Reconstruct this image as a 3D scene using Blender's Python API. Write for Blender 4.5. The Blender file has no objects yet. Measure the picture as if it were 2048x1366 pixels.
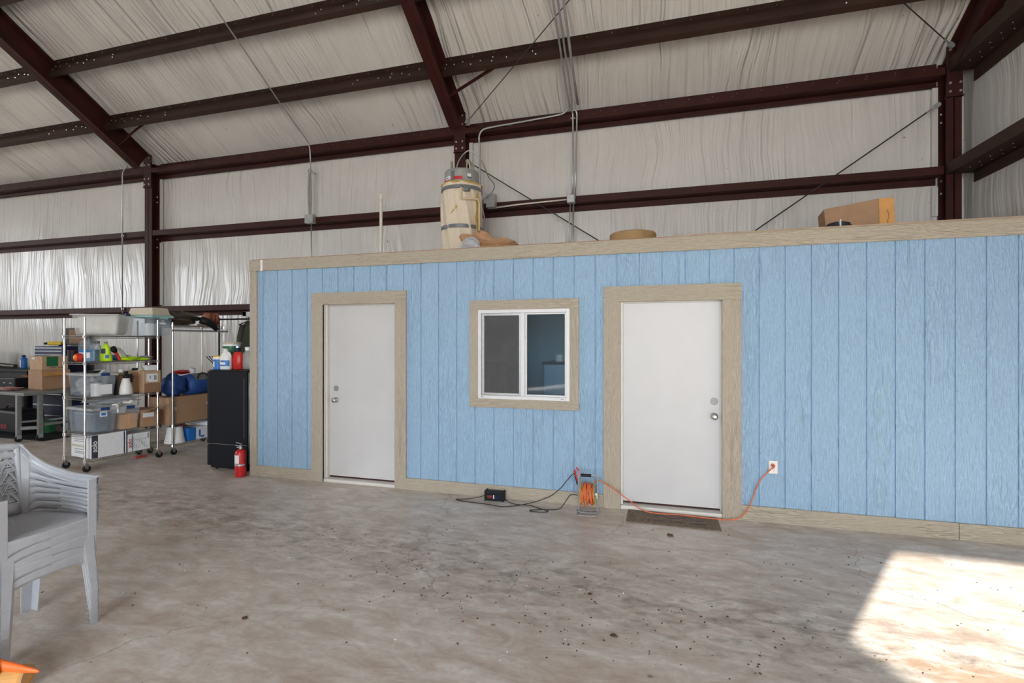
import bpy, bmesh, math, random
from mathutils import Vector, Matrix
random.seed(7)
S = bpy.context.scene
COL = S.collection
PI = math.pi

# ------------------------------------------------------------------ camera
cam_d = bpy.data.cameras.new('camera'); cam = bpy.data.objects.new('camera', cam_d); COL.objects.link(cam)
cam.location = (0, 0, 1.63); cam.rotation_euler = (PI/2, 0, 0.2766)
cam_d.sensor_width = 36.0; cam_d.lens = 36.0*979.2/2048; cam_d.clip_end = 500
S.camera = cam
# ------------------------------------------------------------------ light and exposure
S.view_settings.view_transform = 'Standard'; S.view_settings.look = 'None'
S.view_settings.gamma = 1.0; S.view_settings.use_curve_mapping = False
S.view_settings.exposure = 2.72
S.cycles.use_denoising = True
S.cycles.max_bounces = 10; S.cycles.diffuse_bounces = 6; S.cycles.glossy_bounces = 4
S.cycles.transparent_max_bounces = 16; S.cycles.sample_clamp_indirect = 8.0
S.cycles.caustics_reflective = False; S.cycles.caustics_refractive = False
W = bpy.data.worlds.new('sky'); S.world = W; W.use_nodes = True
W.node_tree.nodes['Background'].inputs[0].default_value = (0.88, 0.94, 1.0, 1)
W.node_tree.nodes['Background'].inputs[1].default_value = 1.9
SUN_TAN = 0.36
sd = bpy.data.lights.new('sun', 'SUN'); sun = bpy.data.objects.new('sun', sd); COL.objects.link(sun)
sd.energy = 3.0; sd.angle = math.radians(0.35); sd.color = (1.0, 0.93, 0.82)
sun.rotation_euler = Vector((0.4885, 0.8726, -SUN_TAN)).to_track_quat('-Z', 'Y').to_euler()
sun.location = (-6, -12, 9)
def portal(name, loc, rot, sx, sy):
    l = bpy.data.lights.new(name, 'AREA'); l.shape = 'RECTANGLE'; l.size = sx; l.size_y = sy
    l.cycles.is_portal = True
    o = bpy.data.objects.new(name, l); COL.objects.link(o); o.location = loc; o.rotation_euler = rot
portal('daylight_portal', (-0.55, -6.1, 2.18), (PI/2, 0, 0), 7.1, 4.35)
portal('daylight_portal', (-21.7, -1.5, 3.8), (PI/2, 0, -PI/2), 8.0, 2.4)

# ------------------------------------------------------------------ node helpers
class N:
    def __init__(s, name):
        s.m = bpy.data.materials.new(name); s.m.use_nodes = True
        s.t = s.m.node_tree; s.t.nodes.clear()
        s.out = s.t.nodes.new('ShaderNodeOutputMaterial')
        s._co = None
    def n(s, typ, **kw):
        x = s.t.nodes.new(typ)
        for k, v in kw.items():
            if k.startswith('i_'):
                key = k[2:]; key = int(key) if key.isdigit() else key.replace('_', ' ')
                s.set(x.inputs[key], v)
            else: setattr(x, k, v)
        return x
    def set(s, sock, v):
        if isinstance(v, bpy.types.NodeSocket): s.t.links.new(v, sock)
        else:
            if isinstance(v, (tuple, list)) and len(v) == 3 and sock.type == 'RGBA': v = (*v, 1)
            sock.default_value = v
    def co(s):
        if s._co is None: s._co = s.n('ShaderNodeTexCoord').outputs['Object']
        return s._co
    def map(s, v=None, scale=(1, 1, 1), loc=(0, 0, 0), rot=(0, 0, 0)):
        return s.n('ShaderNodeMapping', i_0=v or s.co(), i_1=loc, i_2=rot, i_3=scale).outputs[0]
    def noise(s, v, scale=5, det=4, rough=.55, dist=0.0, out=0):
        return s.n('ShaderNodeTexNoise', i_Vector=v, i_Scale=scale, i_Detail=det, i_Roughness=rough, i_Distortion=dist).outputs[out]
    def ramp(s, f, a, b, ca=(0, 0, 0), cb=(1, 1, 1), interp='LINEAR'):
        r = s.n('ShaderNodeValToRGB'); r.color_ramp.interpolation = interp
        r.color_ramp.elements[0].position = a; r.color_ramp.elements[0].color = (*ca, 1)
        r.color_ramp.elements[1].position = b; r.color_ramp.elements[1].color = (*cb, 1)
        s.set(r.inputs[0], f); return r.outputs[0]
    def mix(s, f, a, b, bt='MIX'):
        m = s.n('ShaderNodeMix'); m.data_type = 'RGBA'; m.blend_type = bt
        s.set(m.inputs[0], f); s.set(m.inputs[6], a); s.set(m.inputs[7], b); return m.outputs[2]
    def math(s, op, a, b=0.0, c=0.0, clamp=False):
        m = s.n('ShaderNodeMath', operation=op); m.use_clamp = clamp
        s.set(m.inputs[0], a); s.set(m.inputs[1], b); s.set(m.inputs[2], c); return m.outputs[0]
    def sep(s, v):
        return s.n('ShaderNodeSeparateXYZ', i_0=v).outputs
    def comb(s, x, y, z):
        return s.n('ShaderNodeCombineXYZ', i_0=x, i_1=y, i_2=z).outputs[0]
    def bump(s, h, strength=.3, dist=.01, nrm=None):
        b = s.n('ShaderNodeBump', i_Strength=strength, i_Distance=dist, i_Height=h)
        if nrm is not None: s.set(b.inputs['Normal'], nrm)
        return b.outputs[0]
    def bsdf(s, col, rough=.5, metal=0.0, nrm=None, spec=.5, **kw):
        p = s.n('ShaderNodeBsdfPrincipled')
        s.set(p.inputs['Base Color'], col); s.set(p.inputs['Roughness'], rough); s.set(p.inputs['Metallic'], metal)
        s.set(p.inputs['Specular IOR Level'], spec)
        if nrm is not None: s.set(p.inputs['Normal'], nrm)
        for k, v in kw.items(): s.set(p.inputs[k.replace('_', ' ')], v)
        return p.outputs[0]
    def done(s, sh): s.t.links.new(sh, s.out.inputs[0]); return s.m

_mats = {}
def mat(name, col, rough=.5, metal=0.0, var=.10, scale=18.0, bump=.06, spec=.5):
    """plain surface with slight procedural mottling"""
    if name in _mats: return _mats[name]
    n = N(name)
    f = n.noise(n.co(), scale, 4)
    c = n.mix(n.ramp(f, .3, .7), tuple(x*(1-var) for x in col), tuple(min(1, x*(1+var)) for x in col))
    r = n.math('ADD', n.math('MULTIPLY', f, .12), rough-.06, clamp=True)
    m = n.done(n.bsdf(c, r, metal, n.bump(n.noise(n.co(), scale*4, 3), bump, .004), spec))
    _mats[name] = m; return m
def mat_clear(name, tint, alpha=.35, rough=.25):
    if name in _mats: return _mats[name]
    n = N(name)
    f = n.noise(n.map(scale=(1, 1, .4)), 9, 3)
    b = n.bsdf(tint, rough, nrm=n.bump(f, .2, .01))
    t = n.n('ShaderNodeBsdfTransparent', i_0=(0.96, 0.97, 0.98))
    a = n.math('ADD', n.math('MULTIPLY', f, .2), alpha-.1, clamp=True)
    x = n.n('ShaderNodeMixShader', i_0=a, i_1=t.outputs[0], i_2=b)
    _mats[name] = n.done(x.outputs[0]); return _mats[name]

# ---- big surfaces
def m_insul(name, axis, base=(.66, .645, .62), strong=1.0):
    """white vinyl faced insulation with long wrinkles; axis = coordinate across the wrinkles"""
    n = N(name)
    x, y, z = n.sep(n.co())[:3]
    if axis == 'x_wall': u, v = x, z
    elif axis == 'x_roof': u, v = x, y
    else: u, v = y, z
    warp = n.noise(n.comb(n.math('MULTIPLY', u, .55), n.math('MULTIPLY', v, .5), 0.0), 1.0, 2)
    uu = n.math('ADD', u, n.math('MULTIPLY', warp, .55))
    a = n.noise(n.comb(n.math('MULTIPLY', uu, 8.0), n.math('MULTIPLY', v, .30), 3.0), 1.0, 3, .5)
    b = n.noise(n.comb(n.math('MULTIPLY', uu, 22.0), n.math('MULTIPLY', v, .9), 9.0), 1.0, 3, .5)
    ridge = n.math('ABSOLUTE', n.math('SUBTRACT', n.noise(n.comb(n.math('MULTIPLY', uu, 9.0), n.math('MULTIPLY', v, .4), 5.0), 1.0, 2, .5), .5))
    area = n.ramp(n.noise(n.comb(n.math('MULTIPLY', u, .7), n.math('MULTIPLY', v, .35), 1.0), 1.0, 2), .38, .62)
    area = n.math('ADD', n.math('MULTIPLY', area, .8), .2)
    seam = n.math('PINGPONG', n.math('ADD', u, 50.0), .61)
    seam = n.ramp(seam, 0.0, .02)
    h = n.math('ADD', n.math('MULTIPLY', a, .75), n.math('MULTIPLY', b, .07))
    h = n.math('SUBTRACT', h, n.math('MULTIPLY', n.ramp(ridge, 0.0, .16), .14))
    h = n.math('MULTIPLY', h, area)
    h = n.math('ADD', h, n.math('MULTIPLY', seam, .06))
    nr = n.bump(h, 1.0, .085*strong)
    dirt = n.noise(n.map(scale=(.6, .6, .6)), 2.2, 6, .65)
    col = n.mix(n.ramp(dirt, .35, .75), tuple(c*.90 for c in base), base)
    speck = n.noise(n.co(), 11, 2)
    col = n.mix(n.ramp(speck, .74, .80), col, (.34, .28, .2))
    return n.done(n.bsdf(col, .24, 0, nr, .5))

def m_floor():
    n = N('worn_concrete')
    c = n.co()
    w = n.map(scale=(1, 1.5, 1))
    big = n.noise(w, .55, 6, .6, .8)
    mid = n.noise(n.map(scale=(1, 2.2, 1), rot=(0, 0, .25)), 3.2, 8, .68, .7)
    fine = n.noise(c, 26, 6, .7)
    col = n.mix(n.ramp(big, .35, .65), (.60, .535, .48), (.70, .69, .675))
    col = n.mix(n.ramp(mid, .33, .70), n.mix(.85, col, (.42, .32, .25)), n.mix(.75, col, (.82, .79, .75)))
    col = n.mix(n.math('MULTIPLY', n.ramp(n.noise(n.map(scale=(1, 1.8, 1), loc=(3, 1, 0)), 1.4, 7, .7, .5), .52, .70), .55), col, (.40, .27, .19))
    med = n.noise(n.map(scale=(1, 2.6, 1), loc=(2, 5, 0)), 9.0, 6, .7, .4)
    col = n.mix(n.math('MULTIPLY', n.ramp(med, .50, .68), .42), col, (.38, .30, .24))
    col = n.mix(n.ramp(fine, .25, .75), n.mix(.28, col, (.24, .20, .17)), col)
    # grimy band that runs across the middle of the bay
    x, y, z = n.sep(c)[:3]
    line = n.math('ABSOLUTE', n.math('ADD', n.math('SUBTRACT', y, 3.3), n.math('MULTIPLY', n.math('ADD', x, 1.0), .12)))
    band = n.ramp(line, 0.0, .75, (1, 1, 1), (0, 0, 0))
    grime = n.math('MULTIPLY', band, n.ramp(n.noise(n.map(scale=(1, 2.0, 1)), 5.5, 8, .72, .5), .44, .66))
    col = n.mix(n.math('MULTIPLY', grime, .75), col, (.12, .09, .07))
    # dark specks, denser where a slow noise is high
    vor = n.n('ShaderNodeTexVoronoi', i_Vector=n.map(scale=(1, 1.3, 1)), i_Scale=15.0, i_Randomness=1.0)
    sp = n.ramp(vor.outputs['Distance'], .05, .13, (1, 1, 1), (0, 0, 0))
    sel = n.ramp(n.sep(vor.outputs['Color'])[0], .74, .76)
    den = n.ramp(n.noise(c, .9, 3), .48, .62)
    den2 = n.math('MAXIMUM', den, n.math('MULTIPLY', band, .9))
    col = n.mix(n.math('MULTIPLY', n.math('MULTIPLY', sp, sel), n.math('MULTIPLY', den2, .85)), col, (.045, .038, .032))
    vo2 = n.n('ShaderNodeTexVoronoi', i_Vector=n.map(scale=(1, 1.2, 1), loc=(7, 3, 0)), i_Scale=4.0, i_Randomness=1.0)
    sp2 = n.ramp(n.math('ADD', vo2.outputs['Distance'], n.math('MULTIPLY', fine, .08)), .07, .12, (1, 1, 1), (0, 0, 0))
    sel2 = n.ramp(n.sep(vo2.outputs['Color'])[1], .84, .86)
    col = n.mix(n.math('MULTIPLY', n.math('MULTIPLY', sp2, sel2), .7), col, (.085, .07, .06))
    sx_ = n.math('DIVIDE', n.math('SUBTRACT', x, 1.75), .52); sy_ = n.math('DIVIDE', n.math('SUBTRACT', n.math('ADD', y, n.math('MULTIPLY', x, .25)), 3.22), .20)
    rad = n.math('ADD', n.math('SQRT', n.math('ADD', n.math('MULTIPLY', sx_, sx_), n.math('MULTIPLY', sy_, sy_))), n.math('MULTIPLY', n.math('SUBTRACT', mid, .5), 1.6))
    col = n.mix(n.math('MULTIPLY', n.ramp(rad, .75, 1.1, (1, 1, 1), (0, 0, 0)), .75), col, (.36, .24, .15))
    # hairline cracks
    cr = n.n('ShaderNodeTexVoronoi', feature='DISTANCE_TO_EDGE', i_Scale=.42, i_Randomness=1.0)
    n.set(cr.inputs['Vector'], n.n('ShaderNodeVectorMath', operation='ADD', i_0=c, i_1=n.n('ShaderNodeVectorMath', operation='SCALE', i_0=n.noise(c, 1.6, 5, .6, 0, 1), i_3=.55).outputs[0]).outputs[0])
    crk = n.ramp(cr.outputs['Distance'], .0, .0035, (1, 1, 1), (0, 0, 0))
    brk = n.ramp(n.noise(c, .8, 2), .50, .56)
    crk = n.math('MULTIPLY', crk, brk)
    col = n.mix(n.math('MULTIPLY', crk, .38), col, (.09, .075, .065))
    h = n.math('ADD', n.math('MULTIPLY', mid, .5), n.math('MULTIPLY', fine, .2))
    h = n.math('SUBTRACT', h, n.math('MULTIPLY', crk, .5))
    rough = n.math('ADD', n.math('MULTIPLY', mid, .30), .30, clamp=True)
    return n.done(n.bsdf(col, rough, 0, n.bump(h, .25, .01), .4))

def m_grain(name, col, dark=.86, pitch=None, horiz=False, st=1.0):
    """embossed wood-grain lap: fine fibre plus occasional cathedral loops"""
    n = N(name)
    x, y, z = n.sep(n.co())[:3]
    if horiz: x, z = z, x
    if pitch:
        cell = n.math('FLOOR', n.math('DIVIDE', n.math('ADD', x, 4.524+.2102*40), pitch))
    else: cell = 0.0
    off = n.math('MULTIPLY', cell, 7.31) if pitch else 0.0
    v1 = n.comb(n.math('MULTIPLY', x, 75.0), y, n.math('ADD', n.math('MULTIPLY', z, 16.0), off))
    f1 = n.noise(v1, 1.0, 4, .6, .4)
    v2 = n.comb(n.math('MULTIPLY', x, 8.0), y, n.math('ADD', n.math('MULTIPLY', z, 1.5), off))
    f2 = n.noise(v2, 1.0, 2, .5)
    rings = n.math('SINE', n.math('MULTIPLY', f2, 75.0))
    gate = n.ramp(n.noise(n.comb(n.math('MULTIPLY', x, 3.0), y, n.math('ADD', n.math('MULTIPLY', z, .8), off)), 1.0, 1), .48, .6)
    h = n.math('ADD', n.math('MULTIPLY', f1, .9), n.math('MULTIPLY', n.math('MULTIPLY', rings, gate), .13))
    c2 = tuple(k*dark for k in col)
    cc = n.mix(n.ramp(h, .32, .62), c2, col)
    dn = n.noise(n.co(), 1.3, 5, .6)
    cc = n.mix(n.math('MULTIPLY', n.ramp(dn, .45, .8), .22), cc, tuple(k*.82 for k in col))
    sp = n.noise(n.co(), 30, 2)
    cc = n.mix(n.math('MULTIPLY', n.ramp(sp, .76, .80), .7), cc, (.10, .09, .08))
    return n.done(n.bsdf(cc, .55, 0, n.bump(h, st, .024), .35))

M = {}
M['floor'] = m_floor()
M['ins_back'] = m_insul('vinyl_insulation_back', 'x_wall', strong=.8)
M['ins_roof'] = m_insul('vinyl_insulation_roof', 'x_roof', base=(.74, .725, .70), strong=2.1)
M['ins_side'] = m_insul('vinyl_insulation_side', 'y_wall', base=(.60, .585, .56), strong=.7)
M['blue'] = m_grain('blue_siding', (.345, .52, .715), pitch=.2102)
M['tan_v'] = m_grain('tan_trim_upright', (.49, .43, .345))
M['tan_h'] = m_grain('tan_trim_level', (.50, .44, .35), horiz=True)
M['steel'] = mat('red_oxide_primer', (.040, .0092, .0075), .6, 0, .25, 3.0, .04, .25)
M['steel_b'] = mat('brown_primer', (.038, .019, .0135), .6, 0, .25, 3.0, .04, .25)
M['galv'] = mat('galvanised', (.42, .43, .43), .38, .6, .15, 30)
M['bolt'] = mat('bolt_zinc', (.55, .55, .53), .35, .7)
M['door'] = mat('door_white', (.545, .54, .545), .42, 0, .03, 3, .02)
M['jamb'] = mat('jamb_white', (.62, .60, .56), .45, 0, .04)
M['vinyl'] = mat('window_vinyl', (.66, .66, .68), .35, 0, .03)
M['nickel'] = mat('satin_nickel', (.62, .60, .57), .28, 1.0, .05)
M['plate'] = mat('dull_grey_plate', (.30, .30, .31), .5, .2)
M['chrome'] = mat('chrome_wire', (.66, .66, .66), .22, .9, .05)
M['chrome_d'] = mat('dull_chrome_wire', (.27, .26, .25), .35, .7, .1)
M['rubber'] = mat('black_rubber', (.015, .015, .016), .65, spec=.2)
M['black'] = mat('black_plastic', (.010, .010, .012), .5, spec=.2)
M['fridge'] = mat('black_enamel', (.010, .011, .015), .6, 0, .1, 40, .15, .15)
M['card'] = mat('cardboard', (.37, .22, .125), .75, 0, .08, 9)
M['card_l'] = mat('cardboard_light', (.46, .30, .18), .75, 0, .08, 9)
M['card_d'] = mat('cardboard_dark', (.25, .14, .075), .75, 0, .12, 9)
M['card_o'] = mat('cardboard_orange', (.66, .33, .10), .7, 0, .08, 9)
M['tape'] = mat('packing_tape', (.50, .40, .29), .4)
M['white'] = mat('white_plastic', (.78, .78, .77), .4, 0, .03)
M['paper'] = mat('white_paper', (.74, .75, .78), .7, 0, .04)
M['ink'] = mat('dark_ink', (.04, .04, .06), .6)
M['navy'] = mat('navy_paint', (.006, .010, .040), .45, spec=.25)
M['silver'] = mat('silver_trim', (.55, .58, .62), .3, .7)
M['bluebag'] = mat('blue_nylon', (.012, .055, .22), .6, 0, .25, 14, .4)
M['blueclip'] = mat('blue_latch', (.02, .05, .17), .4)
M['red'] = mat('red_paint', (.50, .012, .016), .3, 0, .06)
M['redp'] = mat('red_plastic', (.55, .03, .02), .35)
M['orange'] = mat('orange_plastic', (.85, .17, .03), .4)
M['orcord'] = mat('orange_cord', (.62, .145, .05), .45, 0, .15)
M['yellow'] = mat('yellow_plastic', (.75, .50, .02), .4)
M['lime'] = mat('lime_plastic', (.50, .75, .01), .4)
M['bluel'] = mat('blue_liquid', (.08, .25, .50), .25)
M['teal'] = mat('teal_lid', (.30, .50, .50), .4)
M['beige'] = mat('beige_plastic', (.52, .46, .35), .5, 0, .04)
M['greenp'] = mat('green_label', (.01, .13, .05), .45)
M['bluep'] = mat('blue_label', (.02, .16, .50), .45)
M['chair'] = mat('grey_resin', (.42, .435, .475), .42, 0, .05, 25, .08)
M['cartgrey'] = mat('grey_green_paint', (.19, .20, .19), .45, .2, .15)
M['olive'] = mat('olive_cloth', (.045, .048, .028), .85, 0, .25, 9, .5)
M['camo'] = mat('brown_camo_cloth', (.045, .030, .018), .45, 0, .6, 7, .6)
M['leather'] = mat('rust_leather', (.26, .07, .03), .55, 0, .2, 9)
M['bag'] = mat_clear('clear_poly_bag', (.62, .66, .72), .5, .15)
M['clear'] = mat_clear('clear_tub', (.55, .62, .70), .21, .16)
M['clearw'] = mat_clear('milky_tub', (.76, .75, .72), .34, .3)
M['cloth_w'] = mat('white_wadding', (.80, .79, .76), .9, 0, .12, 6, 1.0)
M['ply'] = mat('plywood_edge', (.33, .17, .10), .7, 0, .2, 30)
M['board'] = mat('deck_board', (.36, .27, .19), .7, 0, .15, 12)
M['fibre'] = mat('heater_blanket', (.66, .57, .45), .8, 0, .07, 6, .5)
M['foam'] = mat('yellow_foam', (.52, .36, .09), .85, 0, .25, 20, .5)
M['ductt'] = mat('grey_duct_tape', (.16, .17, .18), .4, .2, .08)
M['heatcap'] = mat('grey_enamel', (.28, .29, .28), .4, .1)
M['cream'] = mat('cream_pvc', (.62, .50, .32), .4)
M['pvc'] = mat('white_pvc', (.66, .63, .56), .4)
M['kraft'] = mat('kraft_paper', (.42, .24, .13), .8, 0, .15, 12, .3)
M['copper'] = mat('aged_brass', (.36, .33, .22), .35, .9)
M['cable'] = mat('black_cable', (.022, .022, .024), .5)
M['coir'] = mat('coir_mat', (.17, .125, .09), .95, 0, .35, 45, .8)
M['mdf'] = mat('spool_wood', (.34, .21, .095), .7, 0, .1, 10)
M['room'] = mat('office_inside_paint', (.20, .33, .42), .7, 0, .05, 4)
M['room_f'] = mat('office_inside_floor', (.12, .11, .10), .6)
M['out'] = mat('sunlit_concrete_yard', (.62, .56, .48), .8, 0, .12, 1.2)
M['grass'] = mat('dry_field', (.20, .19, .10), .9, 0, .3, .4)
M['leaf'] = mat('dead_leaf', (.10, .05, .025), .8)
M['gaugew'] = mat('outlet_white', (.76, .73, .68), .4)
M['pinkrag'] = None
def m_glass():
    n = N('window_glass')
    t = n.n('ShaderNodeBsdfTransparent', i_0=(.82, .90, .95))
    g = n.n('ShaderNodeBsdfGlossy', i_0=(1, 1, 1), i_1=.03)
    f = n.n('ShaderNodeFresnel', i_0=1.33)
    w = n.noise(n.co(), 3, 2)
    fac = n.math('MULTIPLY', f.outputs[0], n.math('ADD', n.math('MULTIPLY', w, .1), 1.0), clamp=True)
    return n.done(n.n('ShaderNodeMixShader', i_0=fac, i_1=t.outputs[0], i_2=g.outputs[0]).outputs[0])
M['glass'] = m_glass()
M['steel_red'] = mat('dark_red_label', (.16, .012, .014), .5)
M['slate'] = mat('slate_tarp', (.13, .16, .20), .6, 0, .3, 6, .4)
def m_screen():
    n = N('insect_screen')
    t = n.n('ShaderNodeBsdfTransparent'); d = n.n('ShaderNodeBsdfDiffuse', i_0=(.13, .13, .135))
    f = n.math('ADD', n.math('MULTIPLY', n.noise(n.co(), 7, 5, .6), .35), .36, clamp=True)
    return n.done(n.n('ShaderNodeMixShader', i_0=f, i_1=t.outputs[0], i_2=d.outputs[0]).outputs[0])
M['screen'] = m_screen()
def m_stripe(name, a, b, sc):
    n = N(name)
    w = n.n('ShaderNodeTexWave', i_Scale=sc, i_Distortion=3.0, i_Detail=2.0)
    return n.done(n.bsdf(n.mix(n.ramp(w.outputs[1], .45, .55), a, b), .85))
M['pinkrag'] = m_stripe('pink_striped_cloth', (.50, .20, .19), (.62, .45, .43), 14)

# ------------------------------------------------------------------ mesh helpers
class B:
    def __init__(s): s.b = bmesh.new()
    def _x(s, vs, mtx):
        if mtx is not None: bmesh.ops.transform(s.b, matrix=mtx, verts=vs)
    def box(s, lo, hi, mtx=None):
        r = bmesh.ops.create_cube(s.b, size=1)['verts']
        c = [(lo[i]+hi[i])/2 for i in range(3)]; d = [max(1e-5, abs(hi[i]-lo[i])) for i in range(3)]
        bmesh.ops.transform(s.b, matrix=Matrix.Translation(c) @ Matrix.Diagonal((*d, 1)), verts=r)
        s._x(r, mtx); return s
    def beam(s, p, q, w, h, up=(0, 0, 1)):
        """box bar from p to q, w wide, h along up"""
        p = Vector(p); q = Vector(q); d = (q-p); L = d.length; d.normalize(); up = Vector(up)
        sx = d.cross(up)
        if sx.length < 1e-6: sx = d.cross(Vector((1, 0, 0)))
        sx.normalize(); uz = sx.cross(d)
        m = Matrix(((d.x, sx.x, uz.x, p.x), (d.y, sx.y, uz.y, p.y), (d.z, sx.z, uz.z, p.z), (0, 0, 0, 1)))
        return s.box((0, -w/2, -h/2), (L, w/2, h/2), m)
    def cyl(s, p, q, r, r2=None, n=16):
        p = Vector(p); q = Vector(q); d = q-p
        v = bmesh.ops.create_cone(s.b, cap_ends=True, segments=n, radius1=r, radius2=r if r2 is None else r2, depth=d.length)['verts']
        m = Matrix.Translation((p+q)/2) @ d.to_track_quat('Z', 'Y').to_matrix().to_4x4()
        s._x(v, m); return s
    def tube(s, pts, r, n=8, smooth=0, closed=False):
        P = [Vector(p) for p in pts]
        if smooth: P = catmull(P, smooth, closed)
        rings = []; prev = None
        m = len(P)
        for i, p in enumerate(P):
            if closed: t = P[(i+1) % m]-P[i-1]
            else: t = P[min(i+1, m-1)]-P[max(i-1, 0)]
            if t.length < 1e-9: t = Vector((0, 0, 1))
            t.normalize()
            if prev is None:
                a = t.cross(Vector((0, 0, 1)))
                if a.length < .05: a = t.cross(Vector((1, 0, 0)))
            else:
                a = prev - t*prev.dot(t)
            a.normalize(); prev = a; b = t.cross(a)
            rr = r[i] if isinstance(r, list) else r
            rings.append([s.b.verts.new(p+a*math.cos(2*PI*k/n)*rr+b*math.sin(2*PI*k/n)*rr) for k in range(n)])
        for i in range(m if closed else m-1):
            A, C = rings[i], rings[(i+1) % m]
            for k in range(n): s.b.faces.new((A[k], A[(k+1) % n], C[(k+1) % n], C[k]))
        if not closed:
            s.b.faces.new(rings[0][::-1]); s.b.faces.new(rings[-1])
        return s
    def lathe(s, prof, c=(0, 0, 0), n=24, mtx=None, sx=1.0, sy=1.0, cap=True):
        rings = []; c = Vector(c); allv = []
        for r, z in prof:
            rings.append([s.b.verts.new(c+Vector((sx*r*math.cos(2*PI*k/n), sy*r*math.sin(2*PI*k/n), z))) for k in range(n)])
        for A, C in zip(rings, rings[1:]):
            for k in range(n): s.b.faces.new((A[k], A[(k+1) % n], C[(k+1) % n], C[k]))
        if cap:
            s.b.faces.new(rings[0][::-1]); s.b.faces.new(rings[-1])
        for R in rings: allv += R
        s._x(allv, mtx); return s
    def prism(s, poly, axis, a, b):
        """poly of 2-D points extruded along axis ('x','y','z') from a to b"""
        def P(u, v, w):
            return {'x': (w, u, v), 'y': (u, w, v), 'z': (u, v, w)}[axis]
        A = [s.b.verts.new(P(u, v, a)) for u, v in poly]; C = [s.b.verts.new(P(u, v, b)) for u, v in poly]
        s.b.faces.new(A[::-1]); s.b.faces.new(C)
        k = len(poly)
        for i in range(k): s.b.faces.new((A[i], A[(i+1) % k], C[(i+1) % k], C[i]))
        return s
    def face(s, pts):
        s.b.faces.new([s.b.verts.new(p) for p in pts]); return s
    def grid(s, fn, nu, nv):
        V = [[s.b.verts.new(fn(i/nu, j/nv)) for j in range(nv+1)] for i in range(nu+1)]
        for i in range(nu):
            for j in range(nv): s.b.faces.new((V[i][j], V[i+1][j], V[i+1][j+1], V[i][j+1]))
        return s
    def taper(s, lo, hi, z0, z1, k):
        """open-free frustum box: lo/hi xy rectangle at z1, shrunk by k at z0"""
        cx, cy = (lo[0]+hi[0])/2, (lo[1]+hi[1])/2
        R = lambda f, z: [(cx+(x-cx)*f, cy+(y-cy)*f, z) for x, y in ((lo[0], lo[1]), (hi[0], lo[1]), (hi[0], hi[1]), (lo[0], hi[1]))]
        a = [s.b.verts.new(p) for p in R(k, z0)]; c = [s.b.verts.new(p) for p in R(1, z1)]
        s.b.faces.new(a[::-1]); s.b.faces.new(c)
        for i in range(4): s.b.faces.new((a[i], a[(i+1) % 4], c[(i+1) % 4], c[i]))
        return s
def catmull(P, k, closed=False):
    out = []; m = len(P)
    for i in range(m if closed else m-1):
        p1, p2 = P[i], P[(i+1) % m]
        p0 = P[i-1] if (i > 0 or closed) else p1*2-p2
        p3 = P[(i+2) % m] if (i+2 < m or closed) else p2*2-p1
        for j in range(k):
            t = j/k
            out.append(.5*((2*p1)+(p2-p0)*t+(2*p0-5*p1+4*p2-p3)*t*t+(3*p1-p0-3*p2+p3)*t**3))
    if not closed: out.append(P[-1])
    return out
def obj(name, b, m, parent=None, bev=0.0, smooth=False, solid=0.0, sub=0):
    me = bpy.data.meshes.new(name)
    if isinstance(b, B):
        bmesh.ops.recalc_face_normals(b.b, faces=b.b.faces); b.b.to_mesh(me); b.b.free()
    else: me = b
    me.materials.clear(); me.materials.append(m if not isinstance(m, str) else M[m])
    if smooth:
        for p in me.polygons: p.use_smooth = True
    o = bpy.data.objects.new(name, me); COL.objects.link(o)
    if parent is not None: o.parent = parent
    if solid:
        d = o.modifiers.new('solid', 'SOLIDIFY'); d.thickness = solid; d.offset = 0
    if bev:
        d = o.modifiers.new('bevel', 'BEVEL'); d.width = bev; d.segments = 2; d.limit_method = 'ANGLE'
    if sub:
        d = o.modifiers.new('sub', 'SUBSURF'); d.levels = sub; d.render_levels = sub
    return o
def tag(o, label, cat, group=None, kind=None):
    o['label'] = label; o['category'] = cat
    if group: o['group'] = group
    if kind: o['kind'] = kind
    return o
def thing(name, label, cat, loc=(0, 0, 0), rz=0.0, group=None, kind=None, rot=None):
    o = bpy.data.objects.new(name, None); COL.objects.link(o); o.empty_display_size = .1
    o.location = loc; o.rotation_euler = rot if rot else (0, 0, rz)
    return tag(o, label, cat, group, kind)
def struct(name, b, m, label, cat, parent=None, **kw):
    o = obj(name, b, m, parent, **kw)
    if parent is None: tag(o, label, cat, None, 'structure')
    return o
def copy_tree(o, parent=None):
    c = o.copy(); COL.objects.link(c)
    if parent is not None: c.parent = parent
    for ch in list(o.children): copy_tree(ch, c)
    return c
def text_obj(name, s, size, m, parent, loc, rot, depth=.0006, sx=1.0, bold=0.0):
    cu = bpy.data.curves.new(name, 'FONT'); cu.body = s; cu.size = size; cu.extrude = depth
    cu.align_x = 'CENTER'; cu.align_y = 'CENTER'; cu.offset = bold
    t = bpy.data.objects.new(name, cu); COL.objects.link(t)
    bpy.context.view_layer.update()
    me = bpy.data.meshes.new_from_object(t.evaluated_get(bpy.context.evaluated_depsgraph_get()))
    bpy.data.objects.remove(t); bpy.data.curves.remove(cu)
    me.name = name
    o = obj(name, me, m, parent); o.location = loc; o.rotation_euler = rot; o.scale = (sx, 1, 1)
    return o
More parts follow.
